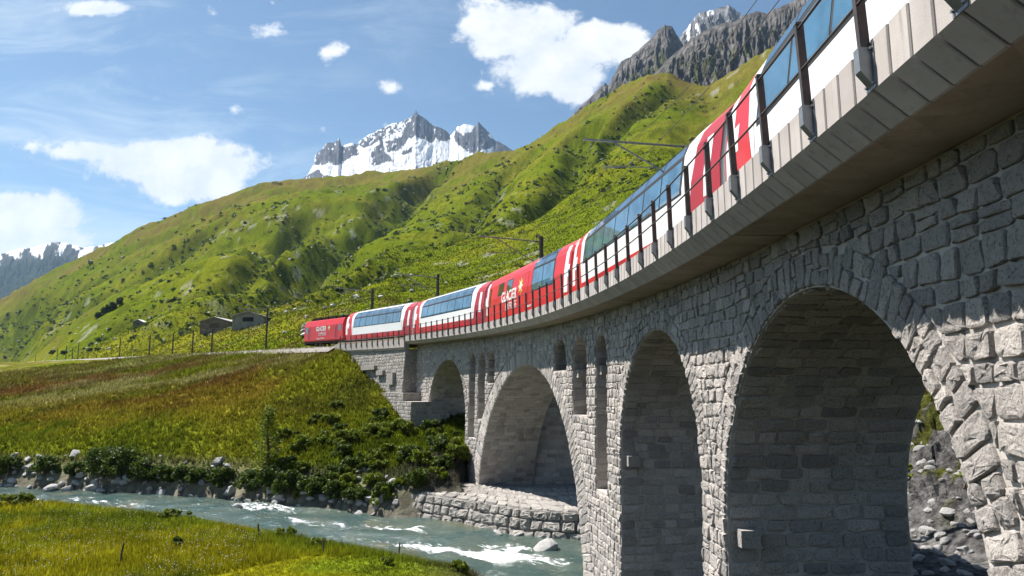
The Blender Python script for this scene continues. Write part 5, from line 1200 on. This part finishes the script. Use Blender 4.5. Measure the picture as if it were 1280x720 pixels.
for (u, v, w_) in ((6, 446, 4.5), (66, 447, 5.0), (80, 447, 4.5), (112, 442, 3.5), (122, 441, 3.0), (24, 448, 3)):
    x, y = on_hill(u, v - 3); bush((x, y, tz(x, y) - .2), w_, w_ * .55, 'rounded dark bush near the far end of the railway line', 'bushes by the far track', M_leafd, .6, leaf=.2)

# ------------------------------------------------------------------ rocky slope seen through the near arch
na_, nb_ = 260, 240
sa = np.linspace(8, 50, na_)[:, None]; ob = np.linspace(5.4, 32, nb_)[None, :]; SA, OB = np.broadcast_arrays(sa, ob)
p0 = Wp(SA, OB, 0); X2, Y2 = p0[..., 0], p0[..., 1]
zb_ = np.interp(OB, [5.4, 8, 11.5, 14.5, 19, 23, 28, 32], [-6.0, -5.7, -5.3, -3.6, .9, 4.6, 6.5, 6.5]); rk_ = sstep(1.5, 7, np.minimum(poly_dist(X2, Y2, NS), poly_dist(X2, Y2, FS))) * sstep(49, 40, SA); zb_ = zb_ * rk_ + (WZ - 1.5) * (1 - rk_)
led = np.floor((zb_ + fbm(X2 / 2.2, Y2 / 2.2, 4, 601) * 1.6) / .8) * .8
f_ = sstep(12.0, 14.0, OB); zr_ = zb_ * (1 - .65 * f_) + led * .65 * f_ + (ridged(X2 / 1.6, Y2 / 1.6, 5, 603) - .5) * 1.1 * f_ + (fbm(X2 / .5, Y2 / .5, 4, 605) - .5) * (.22 + .35 * f_)
colr_ = lerp3((.060, .058, .058), (.20, .195, .19), fbm(X2 / .8, zr_ * 2, 4, 607)); colr_ = lerp3(colr_, (.07, .075, .02), (fbm(X2 / 1.1, Y2 / 1.1, 4, 611) > .60).astype(float) * f_)
ii = np.arange(na_ * nb_).reshape(na_, nb_); F = np.stack([ii[:-1, :-1], ii[1:, :-1], ii[1:, 1:], ii[:-1, 1:]], -1).reshape(-1, 4)
o = obj('rock_slope', np.stack([X2, Y2, zr_], -1), F, M_rubble, attrs={'col': colr_.reshape(-1, 3)}, kind='structure'); props(o, 'grey broken rock slope behind the near arch', 'slope')
def zrs(s, of): i = int(np.clip((s - 8) / 42 * (na_ - 1), 0, na_ - 1)); j = int(np.clip((of - 5.4) / 26.6 * (nb_ - 1), 0, nb_ - 1)); return float(zr_[i, j])
for k in range(260):
    of = rng.uniform(8.5, 16.0); s_ = of * 1.63 - 1.5 + rng.uniform(-4, 5); sz = abs(rng.normal(.10, .07)) + .05; p = Wp(s_, of, zrs(s_, of) + sz * .25); rock(tuple(p), sz, ('tiny' if sz < .11 else 'fist-sized' if sz < .17 else 'larger') + ' pale rubble stone on the ground behind the near arch', 'rubble stones behind the near arch', .65, 'rubble_stone')
for k in range(34):
    of = rng.uniform(13.0, 22); s_ = of * 1.63 - 1.5 + rng.uniform(-4, 5); sz = rng.uniform(.25, .6); p = Wp(s_, of, zrs(s_, of) - .08); bush(tuple(p), sz * 1.5, sz, 'small dry green tuft growing on the rock slope behind the near arch', 'tufts on the rock slope', M_leaf if k % 3 else M_leafd, .55, 'rock_plant', .05)

# ------------------------------------------------------------------ haze in the valley air
hz = MB(); hz.box(-10500, 10500, -10500, 10500, -14, 2000); m = bpy.data.materials.new('valley_haze'); m.use_nodes = True; t = NT(m.node_tree); t.n.remove(t.n['Principled BSDF'])
pv = t.new('VolumePrincipled'); pv.inputs['Color'].default_value = (.45, .68, 1.0, 1); pv.inputs['Density'].default_value = .000036; pv.inputs['Anisotropy'].default_value = .2; t.l.new(pv.outputs[0], t.n['Material Output'].inputs['Volume'])
HAZE = True
if HAZE:
    ho = hz.build('haze', m, kind='stuff'); props(ho, 'thin bluish haze filling the valley air', 'haze')
